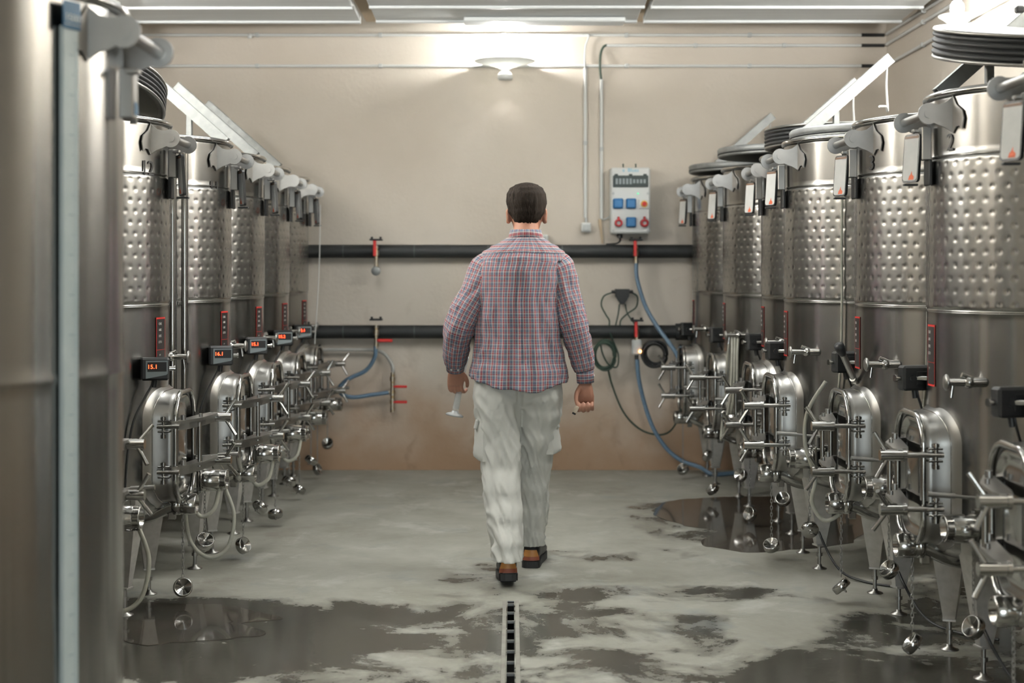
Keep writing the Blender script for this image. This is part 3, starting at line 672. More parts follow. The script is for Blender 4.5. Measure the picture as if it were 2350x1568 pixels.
MB().box((.4765, .012, 1.81), (.001, .03, .03)).obj('blue_print', M['tag_blue'], q)
# gauge: milky strip with ticks, on the side facing the camera
ga = math.radians(-25.7); GX = Vector((cos(ga), sin(ga), 0)); GT = Vector((-sin(ga), cos(ga), 0)); GO = GX*(RB+.0068)
g = MB(); g.prism([(-.0225, .45), (.0225, .45), (.0225, 1.93), (-.0225, 1.93)], GO, GT, (0, 0, 1), .012); g = g.obj('level_gauge', M['ruler'], t)
b = MB(); z = .46; k = 0
while z < 1.9:
    L = .028 if k % 10 == 0 else (.018 if k % 5 == 0 else .012)
    b.box(GO+GX*.0062+GT*(.0215-L/2)+Vector((0, 0, z)), (.0008, L, .0011), 0, rz(ga)); z += .0088; k += 1
b.obj('tick_marks', M['ruler_ink'], g)
b = MB(); b.box(GO+GX*.008+Vector((0, 0, 1.955)), (.004, .054, .062), .001, rz(ga)); tg = b.obj('volume_tag', M['tag_blue'], t)
text('lettering', '1500', .0225, M['white_print'], tg, GO+GX*.0104+Vector((0, 0, 1.948)), GT, (0, 0, 1), .0003)
MB().box(GO+GX*.0104+Vector((0, 0, 1.934)), (.0008, .045, .0015), 0, rz(ga)).obj('rule', M['white_print'], tg)
b = MB(); b.box((.447, .35, 1.885), (.02, .006, .22), .001)
for k in range(7): b.box((.447, .3465, 1.79+k*.03), (.004, .001, .007))
b.obj('perforated_strap', M['galv'], t)
# ------------------------------------------------------------------ things on the far wall
def WP(px, py, d=.0): return P(px, py, WY-d)
def wx(px, d=0): return (px-CX)/F*(WY-d)
def wz(py, d=0): return H-(py-CY)/F*(WY-d)
def local(pts, o): return [Vector(p)-Vector(o) for p in pts]
def run(name, pts, r, m, label, cat, n=10, k=6, group=None, smooth=True):
    o = Vector(pts[0]); p = local(pts, o)
    b = MB(); b.tube(spline(p, k) if smooth else p, r, n); return b.obj(name, m, loc=o, label=label, cat=cat, group=group)
# two insulated pipes
for py, lab, x1 in ((577, 'upper black insulated pipe running along the beige wall at shoulder height', 1.32), (762, 'lower black insulated pipe running along the beige wall at hip height', 1.24)):
    z = wz(py, .1); x0 = -1.47
    t = thing('insulated_pipe', lab, 'pipe', (0, WY-.085, z), 0, 'black insulated pipes on the wall')
    MB().cyl((x0, 0, 0), (x1, 0, 0), .0465, n=24).obj('pipe', M['pipe_black'], t)
    j = MB().cyl((-.004, 0, 0), (.004, 0, 0), .0472, n=24).mesh('joint', M['pipe_joint'])
    for px in (560, 788, 951, 1120, 1290, 1610): 
        if wx(px, .1) < x1: link('joint', j, t, (wx(px, .1), 0, 0))
    if x1 < 1.3: b = MB(); b.cyl((x1-.10, 0, 0), (x1+.05, 0, 0), .058, n=20); b.tube(spline([(x1, 0, 0), (x1+.05, 0, -.02), (x1+.06, 0, -.12), (x1+.06, 0, -.5)], 5), .05, 16); b.obj('elbow', M['pipe_black'], t)
    br = MB().box((0, .05, 0), (.03, .06, .03)).mesh('bracket', M['galv'])
    for px in (700, 1020, 1320, 1570):
        if wx(px) < x1: link('bracket', br, t, (wx(px), 0, 0))
# ball valves with red levers
def tap(px, py0, py1, label, lever, gauge=False, box=False):
    d = .03; x = wx(px, .14); z0, z1 = wz(py0, .14), wz(py1, .14)
    t = thing('ball_valve', label, 'valve', (x, WY-.16, z0), 0, 'red levered valves on the wall pipes'); L = z0-z1
    b = MB(); b.tube([(0, .045, -.005), (0, 0, -.005)], .014, 12); b.cyl((0, 0, .012), (0, 0, -L), .0125, n=14); b.cyl((0, 0, -.025), (0, 0, -.06), .021, n=14); b.cyl((0, 0, -L*.75), (0, 0, -L*.75-.02), .018, n=6); b.obj('valve_body', M['brass'], t)
    b = MB(); b.box((0, .0, .05), (.085, .10, .012), .003); b.cyl((-.03, .0, .0455), (-.03, .0, .07), .008, n=8); b.cyl((.03, .0, .0455), (.03, .0, .07), .008, n=8); b.obj('pipe_clamp', M['rubber'], t)
    b = MB()
    if lever == 'up': b.box((-.008, -.03, -.005), (.022, .012, .12), .004); b.cyl((-.008, -.022, -.05), (-.008, 0, -.05), .008, n=8)
    else: b.box((.065, -.03, -L*.62), (.10, .012, .022), .004); b.cyl((.012, -.022, -L*.62), (.012, 0, -L*.62), .008, n=8)
    b.obj('lever', M['red_lever'], t)
    if gauge:
        b = MB(); b.lathe([(0, 0), (.03, 0), (.032, .006), (.032, .022), (.028, .026), (0, .024)], (0, -.002, -L), (0, -1, 0), 24); b.obj('dial', M['galv'], t)
    return t
tap(864, 567, 622, 'valve with upright red lever and a small round dial on the upper pipe', 'up', gauge=True)
tap(1459, 567, 608, 'valve with upright red lever on the upper pipe beside the socket board', 'up')
tap(864, 750, 800, 'valve with sideways red lever on the lower pipe feeding the looped blue hose', 'side')
tap(1461, 752, 780, 'valve with upright red lever on the lower pipe above the small grey box', 'up')
# grey box with its orange light under that valve
q = WP(1461, 797, .17); t = thing('control_box', 'small grey box with an orange light below the lower pipe', 'control box', q)
MB().box((0, 0, 0), (.066, .05, .105), .008).obj('housing', M['grey_plastic'], t)
MB().ball((.022, -.027, -.028), .0085, 10, 8).obj('indicator', M['led_orange'], t)
MB().cyl((0, 0, -.052), (0, 0, -.085), .013, n=12).obj('gland', M['black'], t)
# hoses
run('hose', [WP(862, 795, .16), WP(860, 820, .15), WP(840, 850, .13), WP(800, 870, .12), WP(779, 890, .11), WP(785, 905, .1), WP(810, 912, .1), WP(850, 907, .1), WP(893, 901, .1)], .0145, M['hose_blue'], 'blue hose looping from the lower pipe to the red levered standpipe', 'hose')
run('hose', [WP(640, 803, .06), WP(700, 803, .06), WP(800, 803, .06), WP(860, 804, .06), WP(885, 815, .06), WP(900, 838, .07), WP(902, 856, .08)], .0125, M['hose_grey'], 'grey hose curving along the wall into the red levered standpipe', 'hose')
q = WP(901, 858, .1); t = thing('standpipe', 'upright brass standpipe with two red levers low on the wall', 'standpipe', q)
L = wz(858, .1)-wz(936, .1)
b = MB(); b.cyl((0, 0, .01), (0, 0, -L), .0145, n=14); b.cyl((0, 0, -.02), (0, 0, -.05), .021, n=8); b.cyl((0, 0, -.115), (0, 0, -.15), .021, n=8); b.cyl((-.03, 0, -.128), (0, 0, -.128), .013, n=10); b.cyl((0, 0, -L), (0, 0, -L-.03), .017, n=12); b.cyl((0, 0, -.18), (0, 0, -.21), .02, n=8); b.cyl((0, .0, -.085), (0, .09, -.085), .008, n=8); b.obj('pipe', M['brass'], t)
for z in (-.088, -.195):
    b = MB(); b.box((.06, -.024, z), (.085, .012, .018), .004); b.cyl((.012, -.02, z), (.012, 0, z), .007, n=8); b.obj('lever', M['red_lever'], t)
run('hose', [WP(1460, 603, .16), WP(1462, 640, .16), WP(1480, 700, .18), WP(1505, 745, .22), WP(1530, 780, .27), WP(1552, 812, .3), WP(1566, 850, .3)], .0145, M['hose_blue'], 'blue hose slanting from the upper pipe down behind the hatches', 'hose')
run('hose', [WP(1462, 825, .17), WP(1466, 870, .16), WP(1480, 930, .14), WP(1500, 985, .14), WP(1530, 1030, .16), WP(1565, 1058, .2), WP(1605, 1072, .24), Vector((1.36, 9.66, .018)), Vector((1.5, 9.7, .018)), Vector((1.62, 9.74, .018))], .015, M['hose_blue'], 'blue hose dropping from the grey box to the floor', 'hose')
# junction plug and cables
q = WP(1428, 680, .05); t = thing('junction_plug', 'black junction plug fixed on the wall above the lower pipe', 'junction box', q)
b = MB(); b.prism([(-.05, .05), (.05, .05), (.048, .0), (.03, -.03), (.012, -.055), (-.012, -.055), (-.03, -.03), (-.048, .0)], (0, .01, 0), (1, 0, 0), (0, 0, 1), .06); b.obj('housing', M['rubber'], t)
for s in (-1, 1): MB().cyl((s*.045, 0, .03), (s*.075, 0, .03), .012, n=10).obj('gland', M['rubber'], t)
run('cable', [WP(1404, 672, .05), WP(1386, 680, .05), WP(1380, 700, .05), WP(1390, 722, .06), WP(1398, 735, .08), WP(1398, 750, .11)], .0055, M['cable_green'], 'dark green cable looping out of the junction plug on the coil side', 'cable', 8)
run('cable', [WP(1450, 672, .05), WP(1463, 682, .05), WP(1460, 705, .05), WP(1440, 720, .06), WP(1425, 735, .08), WP(1423, 748, .11)], .0055, M['cable_green'], 'dark green cable looping out of the junction plug on the hose side', 'cable', 8)
run('cable', [WP(1422, 698, .04), WP(1418, 725, .06), WP(1412, 750, .10)], .005, M['cable_green'], 'short cable straight down from the junction plug to the pipe', 'cable', 8)
run('cable', [WP(1435, 698, .04), WP(1440, 720, .05), WP(1455, 742, .08), WP(1459, 752, .12)], .005, M['cable_green'], 'short cable slanting from the junction plug to the red lever', 'cable', 8)
def coil(px, py, rx, rz_, n, r, m, label, seed):
    rnd = random.Random(seed); q = WP(px, py, .16); b = MB(); pts = []
    for k in range(n):
        ox, oz, oy = rnd.uniform(-.012, .012), rnd.uniform(-.012, .012), rnd.uniform(-.03, .03); s = rnd.uniform(.93, 1.05)
        for i in range(24):
            a = 2*pi*i/24; pts.append(Vector((ox+rx*s*cos(a), oy, oz+rz_*s*sin(a))))
    b.tube(spline(pts, 2), r, 8)
    b.box((0, .04, rz_*.98), (.012, .05, .02)); return b.obj('cable_coil', m, loc=q, label=label, cat='cable coil', group='cable coils hung on the lower pipe')
coil(1387, 815, .072, .092, 8, .0062, M['cable_green'], 'dark green cable coil with loose loops hanging nearest the man', 3)
coil(1503, 812, .076, .080, 10, .0085, M['rubber'], 'thick black hose ring hanging beside the grey box', 4)
run('cable', [WP(1378, 790, .17), WP(1384, 815, .17), WP(1398, 838, .17), WP(1416, 842, .16), WP(1419, 815, .15), WP(1408, 785, .15), WP(1400, 765, .16)], .0055, M['cable_green'], 'loose cable loop hanging against the dark green coil', 'cable', 8)
run('cable', [WP(1395, 845, .1), WP(1405, 885, .06), WP(1430, 945, .06), WP(1465, 983, .06), WP(1505, 998, .08), WP(1535, 992, .12), WP(1555, 965, .3), WP(1562, 940, .4)], .0065, M['cable_green'], 'dark green cable swagging from the coil low across the wall', 'cable', 8)
# conduits
CLIP = MB().box((0, 0, 0), (.028, .028, .028), .003).mesh('clip', M['grey_plastic'])
def conduit(a, b_, label, r=.011, m='white_plastic', group='white conduits on the walls', ends=None):
    o = Vector(a); t = MB().cyl((0, 0, 0), Vector(b_)-o, r, n=12).obj('conduit', M[m], loc=o, label=label, cat='conduit', group=group)
    if ends: MB().cyl(*[Vector(e)-o for e in ends], r*1.12, n=12).obj('bend', M['rubber'], t)
    n = int((Vector(b_)-o).length/.9)
    for k in range(1, n+1): link('clip', CLIP, t, (Vector(b_)-o)*(k/(n+1)))
    return t
for py, lab, x0 in ((80, 'topmost white conduit along the wall near the ceiling', XL+.02), (104, 'middle white conduit along the wall stopping at the curved green cable', wx(1392)), (151, 'lowest white conduit along the wall, passing the lamp', XL+.02)):
    z = wz(py, .02); conduit((x0, WY-.014, z), (XR-.10, WY-.014, z), lab, .0105, ends=((XR-.18, WY-.014, z), (XR-.02, WY-.014, z)))
conduit((wx(1343), WY-.014, wz(157)), (wx(1343), WY-.014, wz(500)), 'upright white conduit down to the small switch box', .012)
conduit((wx(1380), WY-.014, wz(183)), (wx(1380), WY-.014, wz(502)), 'upright white conduit beside the socket board', .012)
for z, lab in ((wz(80, .02), 'topmost conduit on the side wall above the numbered tanks'), (wz(104, .02), 'middle conduit on the side wall above the numbered tanks'), (wz(151, .02), 'lowest conduit on the side wall above the numbered tanks')):
    conduit((XR-.014, WY-.06, z), (XR-.014, 2.0, z), lab)
run('cable', [WP(1394, 103, .014), WP(1385, 108, .016), WP(1379, 122, .016), WP(1377, 145, .026), WP(1378, 165, .016), WP(1380, 186, .014)], .008, M['cable_green'], 'curved green cable joining the middle conduit to the upright one', 'cable', 8)
run('cable', [WP(1336, 79, .026), WP(1350, 79, .026), WP(1350, 88, .026), WP(1344, 105, .02), WP(1342, 130, .02), WP(1343, 160, .026)], .006, M['grey_plastic'], 'grey cable bending from the topmost conduit down to the switch box conduit', 'cable', 8)
q = WP(1345, 522, .03); t = thing('switch_box', 'small white square switch box at the foot of the conduit', 'switch box', q)
b = MB(); b.box((0, 0, 0), (.066, .06, .066), .006); b.obj('housing', M['white_plastic'], t); MB().box((0, -.032, -.003), (.045, .008, .045), .004).obj('rocker', M['grey_plastic'], t); MB().cyl((0, .01, .03), (0, .01, .07), .009, n=8).obj('gland', M['grey_plastic'], t)
q = WP(1379, 535, .012); t = MB().prism([(-.02, .095), (.002, .095), (.018, -.07), (.006, -.075)], (0, 0, 0), (1, 0, 0), (0, 0, 1), .02).obj('lath', M['timber'], loc=q, label='short wooden lath leaning between pipe and conduit', cat='lath')
q = WP(1250, 547, .03); t = thing('wall_socket', 'small white wall socket just behind the shoulder of the man', 'socket', q)
MB().box((0, 0, 0), (.05, .06, .05), .008).obj('housing', M['white_plastic'], t); MB().cyl((0, -.03, 0), (0, -.04, 0), .014, n=12).obj('cover', M['grey_plastic'], t)
q = WP(573, 82, .03); t = thing('wall_hook', 'tiny white hook on the topmost conduit', 'hook', q); b = MB(); b.lathe([(0, .018), (.01, .014), (.017, -.012), (.012, -.018), (0, -.018)], (0, 0, 0), (0, 0, 1), 12); b.cyl((0, 0, 0), (0, .03, 0), .006, n=8); b.obj('hook', M['white_plastic'], t)
# socket board
c = WP(1446, 461, .11); t = thing('socket_board', 'white electrical distribution board with blue and red sockets on the wall', 'socket board', c)
S = (WY-.16)/F                                        # metres per px at the board face
bw, bh = 91*S, 152*S
MB().box((0, .035, 0), (bw, .15, bh), .010).obj('housing', M['white_plastic'], t)
fy = -.042
b = MB(); b.box((0, fy, (461-417)*S), (81*S, .016, 27*S), .004)
for px in (-33, 0, 33): b.box((px*S, fy, (461-403)*S), (8*S, .014, 6*S), .002)
w = b.obj('window', M['smoke'], t); b = MB()
for k in range(9): b.box(((-32+k*8)*S, fy-.0085, (461-417)*S), (5*S, .002, (9 if k > 4 else 13)*S))
b.obj('breakers', M['grey_face'], w)
sk = MB(); sk.box((0, 0, 0), (23*S, .03, 23*S), .006); sk.box((0, -.017, .0), (19*S, .008, 19*S), .003); sk.box((0, -.02, 9.5*S), (12*S, .01, 3*S), .002); sm = sk.mesh('socket', M['blue_plastic'])
for px, py in ((1417, 468), (1447, 468), (1447, 511)): link('socket', sm, t, ((px-1446)*S, fy-.01, (461-py)*S))
for px, r in ((1418, 9.2), (1477.5, 9.8)):
    b = MB(); b.lathe([(4.2*S, 0), (r*S, .0), (r*S, .035), (r*.8*S, .05), (4.2*S, .04)], ((px-1446)*S, fy+.005, (461-513)*S), (0, -1, 0), 20); b.box(((px-1446)*S, fy-.012, (461-513)*S+(r+2)*S), (5*S, .03, 7*S), .003)
    k = b.obj('round_socket', M['red_plastic'], t); MB().cyl(((px-1446)*S, fy, (461-513)*S), ((px-1446)*S, fy-.02, (461-513)*S), 4.4*S, n=14).obj('pin_face', M['white_plastic'], k)
b = MB(); b.box(((1477-1446)*S, fy-.002, (461-469)*S), (24*S, .012, 22*S), .003); sw = b.obj('switch', M['white_plastic'], t)
b = MB(); b.cyl(((1477-1446)*S, fy-.006, (461-469)*S), ((1477-1446)*S, fy-.012, (461-469)*S), 8*S, n=20); b.obj('switch_plate', M['yellow'], sw)
b = MB(); b.cyl(((1477-1446)*S, fy-.012, (461-469)*S), ((1477-1446)*S, fy-.03, (461-469)*S), 5.2*S, n=16); b.box(((1477-1446)*S, fy-.033, (461-469)*S), (4*S, .01, 10*S), .002); b.obj('switch_knob', M['red_lever'], sw)
MB().ball(((1463-1446)*S, fy, (461-445)*S), 1.8*S, 8, 6).obj('indicator', M['green_led'], t)
text('lettering', 'e  Blues', .036, M['cyan_print'], t, ((1446-1446)*S, fy+.0015, (461-391.5)*S), (1, 0, 0), (0, 0, 1), .001)
b = MB()
for px in (1431, 1460): b.cyl(((px-1446)*S, .03, bh/2), ((px-1446)*S, .03, bh/2+10*S), .005, n=8); b.cyl(((px-1446)*S, .03, bh/2+9*S), ((px-1446)*S, .06, bh/2+9*S), .005, n=8)
b.obj('hanging_hook', M['cable_green'], t)
b = MB()
for px in (1406, 1486):
    for py in (445, 530): b.cyl(((px-1446)*S, fy+.008, (461-py)*S), ((px-1446)*S, fy-.003, (461-py)*S), 3.2*S, n=10)
b.obj('screw', M['grey_plastic'], t)
b = MB(); b.cyl(((1423-1446)*S, .03, -bh/2), ((1423-1446)*S, .03, -bh/2-10*S), .02, n=10); b.tube(spline([((1423-1446)*S, .03, -bh/2-8*S), ((1424-1446)*S, .04, -bh/2-16*S), ((1415-1446)*S, .06, -bh/2-22*S), ((1392-1446)*S, .07, -bh/2-24*S)], 5), .007, 8); b.obj('cable', M['black'], t)
run('cable', [WP(1403, 492, .03), WP(1395, 500, .02), WP(1384, 504, .02), WP(1378, 500, .02)], .005, M['grey_plastic'], 'thin grey cable from the socket board to the upright conduit', 'cable', 8)
# lamps: white glass dish under a bulb, with a small cap below; up-lit wall
def lamp(loc, yaw, label, e, ds=1):
    t = thing('wall_lamp', label, 'lamp', loc, yaw, 'wall lamps with white dishes')
    b = MB(); b.lathe([(r if r < .05 else .045+(r-.045)*ds, z) for r, z in ((.045, -.018), (.12, .004), (.20, .022), (.212, .03), (.20, .03), (.12, .014), (.045, -.006), (.045, -.018))], n=36); b.obj('dish', M['dish'], t)
    b = MB(); b.lathe([(0, .115), (.022, .11), (.036, .09), (.038, .06), (.026, .02), (.018, -.02), (0, -.02)], n=20); b.obj('bulb', M['bulb'], t)
    b = MB(); b.lathe([(0, -.10), (.045, -.10), (.052, -.094), (.052, -.065), (.04, -.052), (.02, -.045), (.02, -.015), (.0, -.015)], n=24); b.obj('cap', M['white_plastic'], t)
    b = MB(); b.box((0, .16, -.03), (.07, .04, .10), .006); b.tube([(0, .15, -.04), (0, .06, -.04), (0, 0, -.035)], .011, 10); b.obj('arm', M['white_plastic'], t)
    l = point_light('lamp_light', (0, 0, .075), e, .045); l.parent = t
    return t
lamp(WP(1159, 150, .18), 0, 'white dish lamp glowing on the beige wall above the man', 85)
lamp((XR-.17, 7.86, 2.78), -pi/2, 'glowing dish lamp on the side wall above the numbered tanks', 15, .35)
lamp((XL+.18, 8.25, 2.93), pi/2, 'dish lamp on the side wall above the farther display tanks', 20)
lamp((XR-.18, 3.2, 2.86), -pi/2, 'dish lamp on the side wall outside the picture, near the camera', 30)
lamp((XL+.18, 3.2, 2.86), pi/2, 'dish lamp on the side wall behind the tall smooth tank', 30)
q = P(2340, 22, 4.9); t = thing('fastener', 'small dark fastener at the top corner above the raised black lid', 'fastener', q)
MB().box((0, 0, 0), (.03, .03, .025), .006).obj('clip', M['rubber'], t)
# thin string hanging by the last tank on the looped hose side
a = P(735, 470, 9.3); run('cord', [a, P(733, 600, 9.3), P(728, 700, 9.3), P(722, 790, 9.3)], .0035, M['card'], 'thin pale cord hanging in front of the black pipes', 'cord', 6)
# ------------------------------------------------------------------ the man, seen from behind, walking away
PY = 6.5
man = thing('person', 'man in a checked shirt and pale cargo trousers walking away down the aisle', 'person', (0, PY, 0))
def skin_mat(n, c): return mat(n, c, .5, var=(18, tuple(x*.88 for x in c)), spec=.35)
M['skin'] = skin_mat('skin', (.43, .215, .145))
M['hair'] = mat('dark_brown_hair', (.011, .0078, .0055), .75, spec=.12, bump=(120, .9, .006), stretch=(1, 1, .22), var=(160, (.019, .013, .009)))
M['trousers'] = mat('pale_grey_cotton', (.66, .65, .60), .85, bump=(420, .25, .0015), var=(5, (.60, .595, .55)))
M['shoe'] = mat('black_leather', (.016, .015, .014), .45, bump=(90, .2, .001))
M['shoe_tan'] = mat('amber_heel', (.50, .23, .06), .45, var=(20, (.42, .17, .045)))
M['sole_red'] = mat('red_brown_sole', (.25, .07, .035), .5)
M['sole'] = mat('black_sole', (.010, .010, .010), .6)
M['button'] = mat('pale_button', (.6, .6, .58), .4)
def plaid():
    m = bpy.data.materials.new('checked_shirting'); m.use_nodes = True; nt = m.node_tree; b = nt.nodes['Principled BSDF']; L = nt.links.new
    b.inputs['Roughness'].default_value = .85
    uv = N(nt, 'ShaderNodeUVMap'); sp = N(nt, 'ShaderNodeSeparateXYZ'); L(uv.outputs[0], sp.inputs[0])
    def stripes(out, seq, per):
        d = N(nt, 'ShaderNodeMath', operation='DIVIDE'); d.inputs[1].default_value = per; L(out, d.inputs[0])
        f = N(nt, 'ShaderNodeMath', operation='FRACT'); L(d.outputs[0], f.inputs[0])
        r = N(nt, 'ShaderNodeValToRGB'); r.color_ramp.interpolation = 'CONSTANT'; e = r.color_ramp.elements
        while len(e) < len(seq): e.new(.5)
        for i, (p, c) in enumerate(seq): e[i].position = p; e[i].color = (*c, 1)
        L(f.outputs[0], r.inputs[0]); return r.outputs[0]
    wh, rd, bl, lb = (.38, .365, .35), (.25, .012, .019), (.017, .037, .092), (.12, .175, .24)
    a = stripes(sp.outputs['X'], [(0, wh), (.10, rd), (.38, wh), (.47, bl), (.62, lb), (.69, bl), (.84, lb), (.91, wh)], .0215)
    c = stripes(sp.outputs['Y'], [(0, wh), (.14, rd), (.32, wh), (.46, bl), (.60, wh), (.66, lb), (.84, wh)], .0232)
    x = N(nt, 'ShaderNodeMix', data_type='RGBA'); x.inputs['Factor'].default_value = .42; L(a, x.inputs['A']); L(c, x.inputs['B']); L(x.outputs['Result'], b.inputs['Base Color'])
    tc = N(nt, 'ShaderNodeTexCoord'); t = N(nt, 'ShaderNodeTexNoise'); t.inputs['Scale'].default_value = 260; L(tc.outputs['Object'], t.inputs['Vector'])
    t2 = N(nt, 'ShaderNodeTexNoise'); t2.inputs['Scale'].default_value = 26; t2.inputs['Detail'].default_value = 3; t2.inputs['Distortion'].default_value = .8; L(tc.outputs['Object'], t2.inputs['Vector'])
    bp = N(nt, 'ShaderNodeBump'); bp.inputs['Strength'].default_value = .45; bp.inputs['Distance'].default_value = .006; L(t2.outputs['Fac'], bp.inputs['Height']); L(bp.outputs[0], b.inputs['Normal'])
    return m
M['plaid'] = plaid()
def ell(c, a, b, n=40, X=None, Y=None, pw=2.0):
    c = Vector(c); X = X or Vector((1, 0, 0)); Y = Y or Vector((0, 1, 0)); out = []
    for j in range(n):
        t = 2*pi*j/n; k = (abs(cos(t))**pw+abs(sin(t))**pw)**(-1/pw)
        out.append(c+X*a*k*cos(t)+Y*b*k*sin(t))
    return out
def limb(pts, rad, k=6, n=24, flat=1.0):
    b = MB(); p = spline(pts, k); rr = []
    for i in range(len(pts)-1): rr += [rad[i]+(rad[i+1]-rad[i])*j/k for j in range(k)]
    rr.append(rad[-1]); b.tube(p, rr, n, flat=flat); return b
def remesh(o, vox, it=2):
    m = o.modifiers.new('remesh', 'REMESH'); m.mode = 'VOXEL'; m.voxel_size = vox; m.use_smooth_shade = True
    s = o.modifiers.new('smooth', 'SMOOTH'); s.iterations = it; s.factor = .5; return o
# ---- body: head with a face, neck, trunk, arms, hands with fingers, legs; fused to one surface
HX, HYO = .067, .03                                    # head centre
bd = MB()
def merge(b): bd.add(b.v, b.f, True)
hz = [(1.565, .052, .056, .0), (1.59, .058, .062, .006), (1.615, .066, .082, .016), (1.64, .072, .095, .014), (1.67, .077, .100, .008), (1.705, .079, .101, .004), (1.74, .075, .096, .0), (1.765, .062, .080, -.002), (1.782, .040, .052, -.002), (1.790, .010, .012, -.002)]
b = MB(); b.loft([ell((HX, HYO+dy, z), a, bb, 32, pw=2.15) for z, a, bb, dy in hz], cap0=True, cap1=True); merge(b)
# neck
merge(limb([(.06, -.005, 1.47), (.062, .0, 1.54), (.065, .012, 1.60), (HX, .02, 1.64)], [.072, .060, .057, .055]))
# face (towards +y): brow, nose, lips, chin, cheeks, ears
fy_ = HYO+.10
b = MB(); b.ball((HX, fy_+.006, 1.658), .014, 10, 8, (.9, 1.1, 1.0)); b.tube([(HX, fy_-.004, 1.70), (HX, fy_+.010, 1.672), (HX, fy_+.014, 1.66)], [.008, .010, .012], 10); b.ball((HX, fy_-.012, 1.709), .03, 12, 8, (1.6, .5, .4)); b.ball((HX, fy_-.002, 1.632), .017, 12, 8, (1.35, .5, .32)); b.ball((HX, fy_-.004, 1.626), .015, 12, 8, (1.2, .5, .32)); b.ball((HX, fy_-.010, 1.60), .024, 12, 8, (1.1, .7, .7)); merge(b)
for s in (-1, 1):
    b = MB(); b.ball((HX+s*.085, HYO-.006, 1.650), .032, 14, 10, (.30, .62, 1.05)); b.ball((HX+s*.089, HYO-.012, 1.662), .021, 12, 8, (.32, .7, .9)); b.ball((HX+s*.084, HYO+.0, 1.623), .011, 10, 8); merge(b)
# trunk
b = MB(); b.loft([ell((.03, 0, .86), .14, .10, 32), ell((.025, 0, .95), .165, .115, 32), ell((.026, 0, 1.08), .15, .105, 32), ell((.03, .0, 1.25), .155, .11, 32), ell((.045, 0, 1.40), .150, .10, 32), ell((.055, 0, 1.45), .125, .080, 32), ell((.06, 0, 1.51), .08, .06, 32)], cap0=True, cap1=True); merge(b)
ARM_L = [(-.070, .0, 1.40), (-.152, -.012, 1.31), (-.215, -.02, 1.21), (-.243, -.01, 1.13), (-.258, .04, 1.03), (-.262, .085, .945)]
ARM_R = [(.165, .0, 1.40), (.234, -.018, 1.31), (.266, -.032, 1.21), (.284, -.037, 1.14), (.314, -.03, 1.02), (.334, -.02, .885)]
merge(limb(ARM_L, [.045, .043, .040, .037, .034, .026])); merge(limb(ARM_R, [.045, .043, .040, .037, .034, .026]))
LEG_L = [(-.055, .0, .90), (-.058, .0, .74), (-.047, -.02, .52), (-.028, -.10, .34), (-.018, -.19, .15)]
LEG_R = [(.108, .0, .90), (.108, .05, .74), (.100, .12, .51), (.095, .17, .32), (.092, .215, .12)]
merge(limb(LEG_L, [.075, .068, .052, .046, .036])); merge(limb(LEG_R, [.075, .068, .052, .046, .036]))
for (hx, hy, hz_, tx, ty, tz) in ((-.018, -.21, .09, -.02, -.06, .035), (.092, .20, .06, .115, .40, .035)): merge(limb([(hx, hy, hz_), ((hx+tx)/2, (hy+ty)/2, (hz_+tz)/2), (tx, ty, tz)], [.032, .034, .026]))
def finger(pts, r0, r1): 
    n = len(pts); b = MB(); p = spline(pts, 4); b.tube(p, [r0+(r1-r0)*i/(len(p)-1) for i in range(len(p))], 10); b.ball(p[-1], r1, 10, 8); merge(b)
# right hand: loosely closed, knuckles down and back, thumb on the inner side pinching a cork
wr = Vector((.334, -.02, .888))
b = MB(); b.loft([ell(wr+Vector((0, 0, .03)), .026, .021, 20), ell(wr, .027, .019, 20), ell(wr+Vector((-.001, .002, -.03)), .036, .019, 20), ell(wr+Vector((0, .008, -.065)), .042, .017, 20), ell(wr+Vector((.002, .014, -.088)), .040, .014, 20)], cap0=True, cap1=True); merge(b)
for k, (dx, L) in enumerate(((-.030, .95), (-.009, 1.0), (.012, .96), (.032, .82))):
    o_ = wr+Vector((dx, .012, -.085))
    finger([o_+Vector((0, 0, .02)), o_+Vector((.001, .004, -.022*L)), o_+Vector((.0, -.016, -.043*L)), o_+Vector((-.001, -.042, -.040*L)), o_+Vector((-.002, -.052, -.022*L)), o_+Vector((-.002, -.045, -.008*L))], .0095-.0006*(k == 3), .0078)
finger([wr+Vector((-.024, -.004, -.022)), wr+Vector((-.040, -.024, -.048)), wr+Vector((-.043, -.036, -.078)), wr+Vector((-.036, -.042, -.104))], .0125, .0085)
# left hand: reaching forward, fingers bent round the glass, thumb on the inner side
wl = Vector((-.262, .085, .945)); GX0 = Vector((-.250, .165, 0))
d1 = Vector((.0, .42, -.9)).normalized()
b = MB(); b.loft([ell(wl-d1*.03, .025, .021, 20, Vector((1, 0, 0)), d1.cross(Vector((1, 0, 0)))), ell(wl, .027, .019, 20, Vector((1, 0, 0)), d1.cross(Vector((1, 0, 0)))), ell(wl+d1*.035, .037, .018, 20, Vector((1, 0, 0)), d1.cross(Vector((1, 0, 0)))), ell(wl+d1*.07, .040, .016, 20, Vector((1, 0, 0)), d1.cross(Vector((1, 0, 0)))), ell(wl+d1*.088, .036, .013, 20, Vector((1, 0, 0)), d1.cross(Vector((1, 0, 0))))], cap0=True, cap1=True); merge(b)
for k, (dx, L) in enumerate(((.026, .9), (.008, 1.0), (-.012, .96), (-.031, .80))):
    o_ = wl+d1*.082+Vector((dx, 0, 0))
    finger([o_-d1*.02, o_+d1*.012*L+Vector((0, .002, 0)), o_+Vector((.004, .022*L, -.036*L)), o_+Vector((.012, .048*L, -.046*L)), o_+Vector((.022, .066*L, -.036*L))], .0095-.0006*(k == 3), .0078)
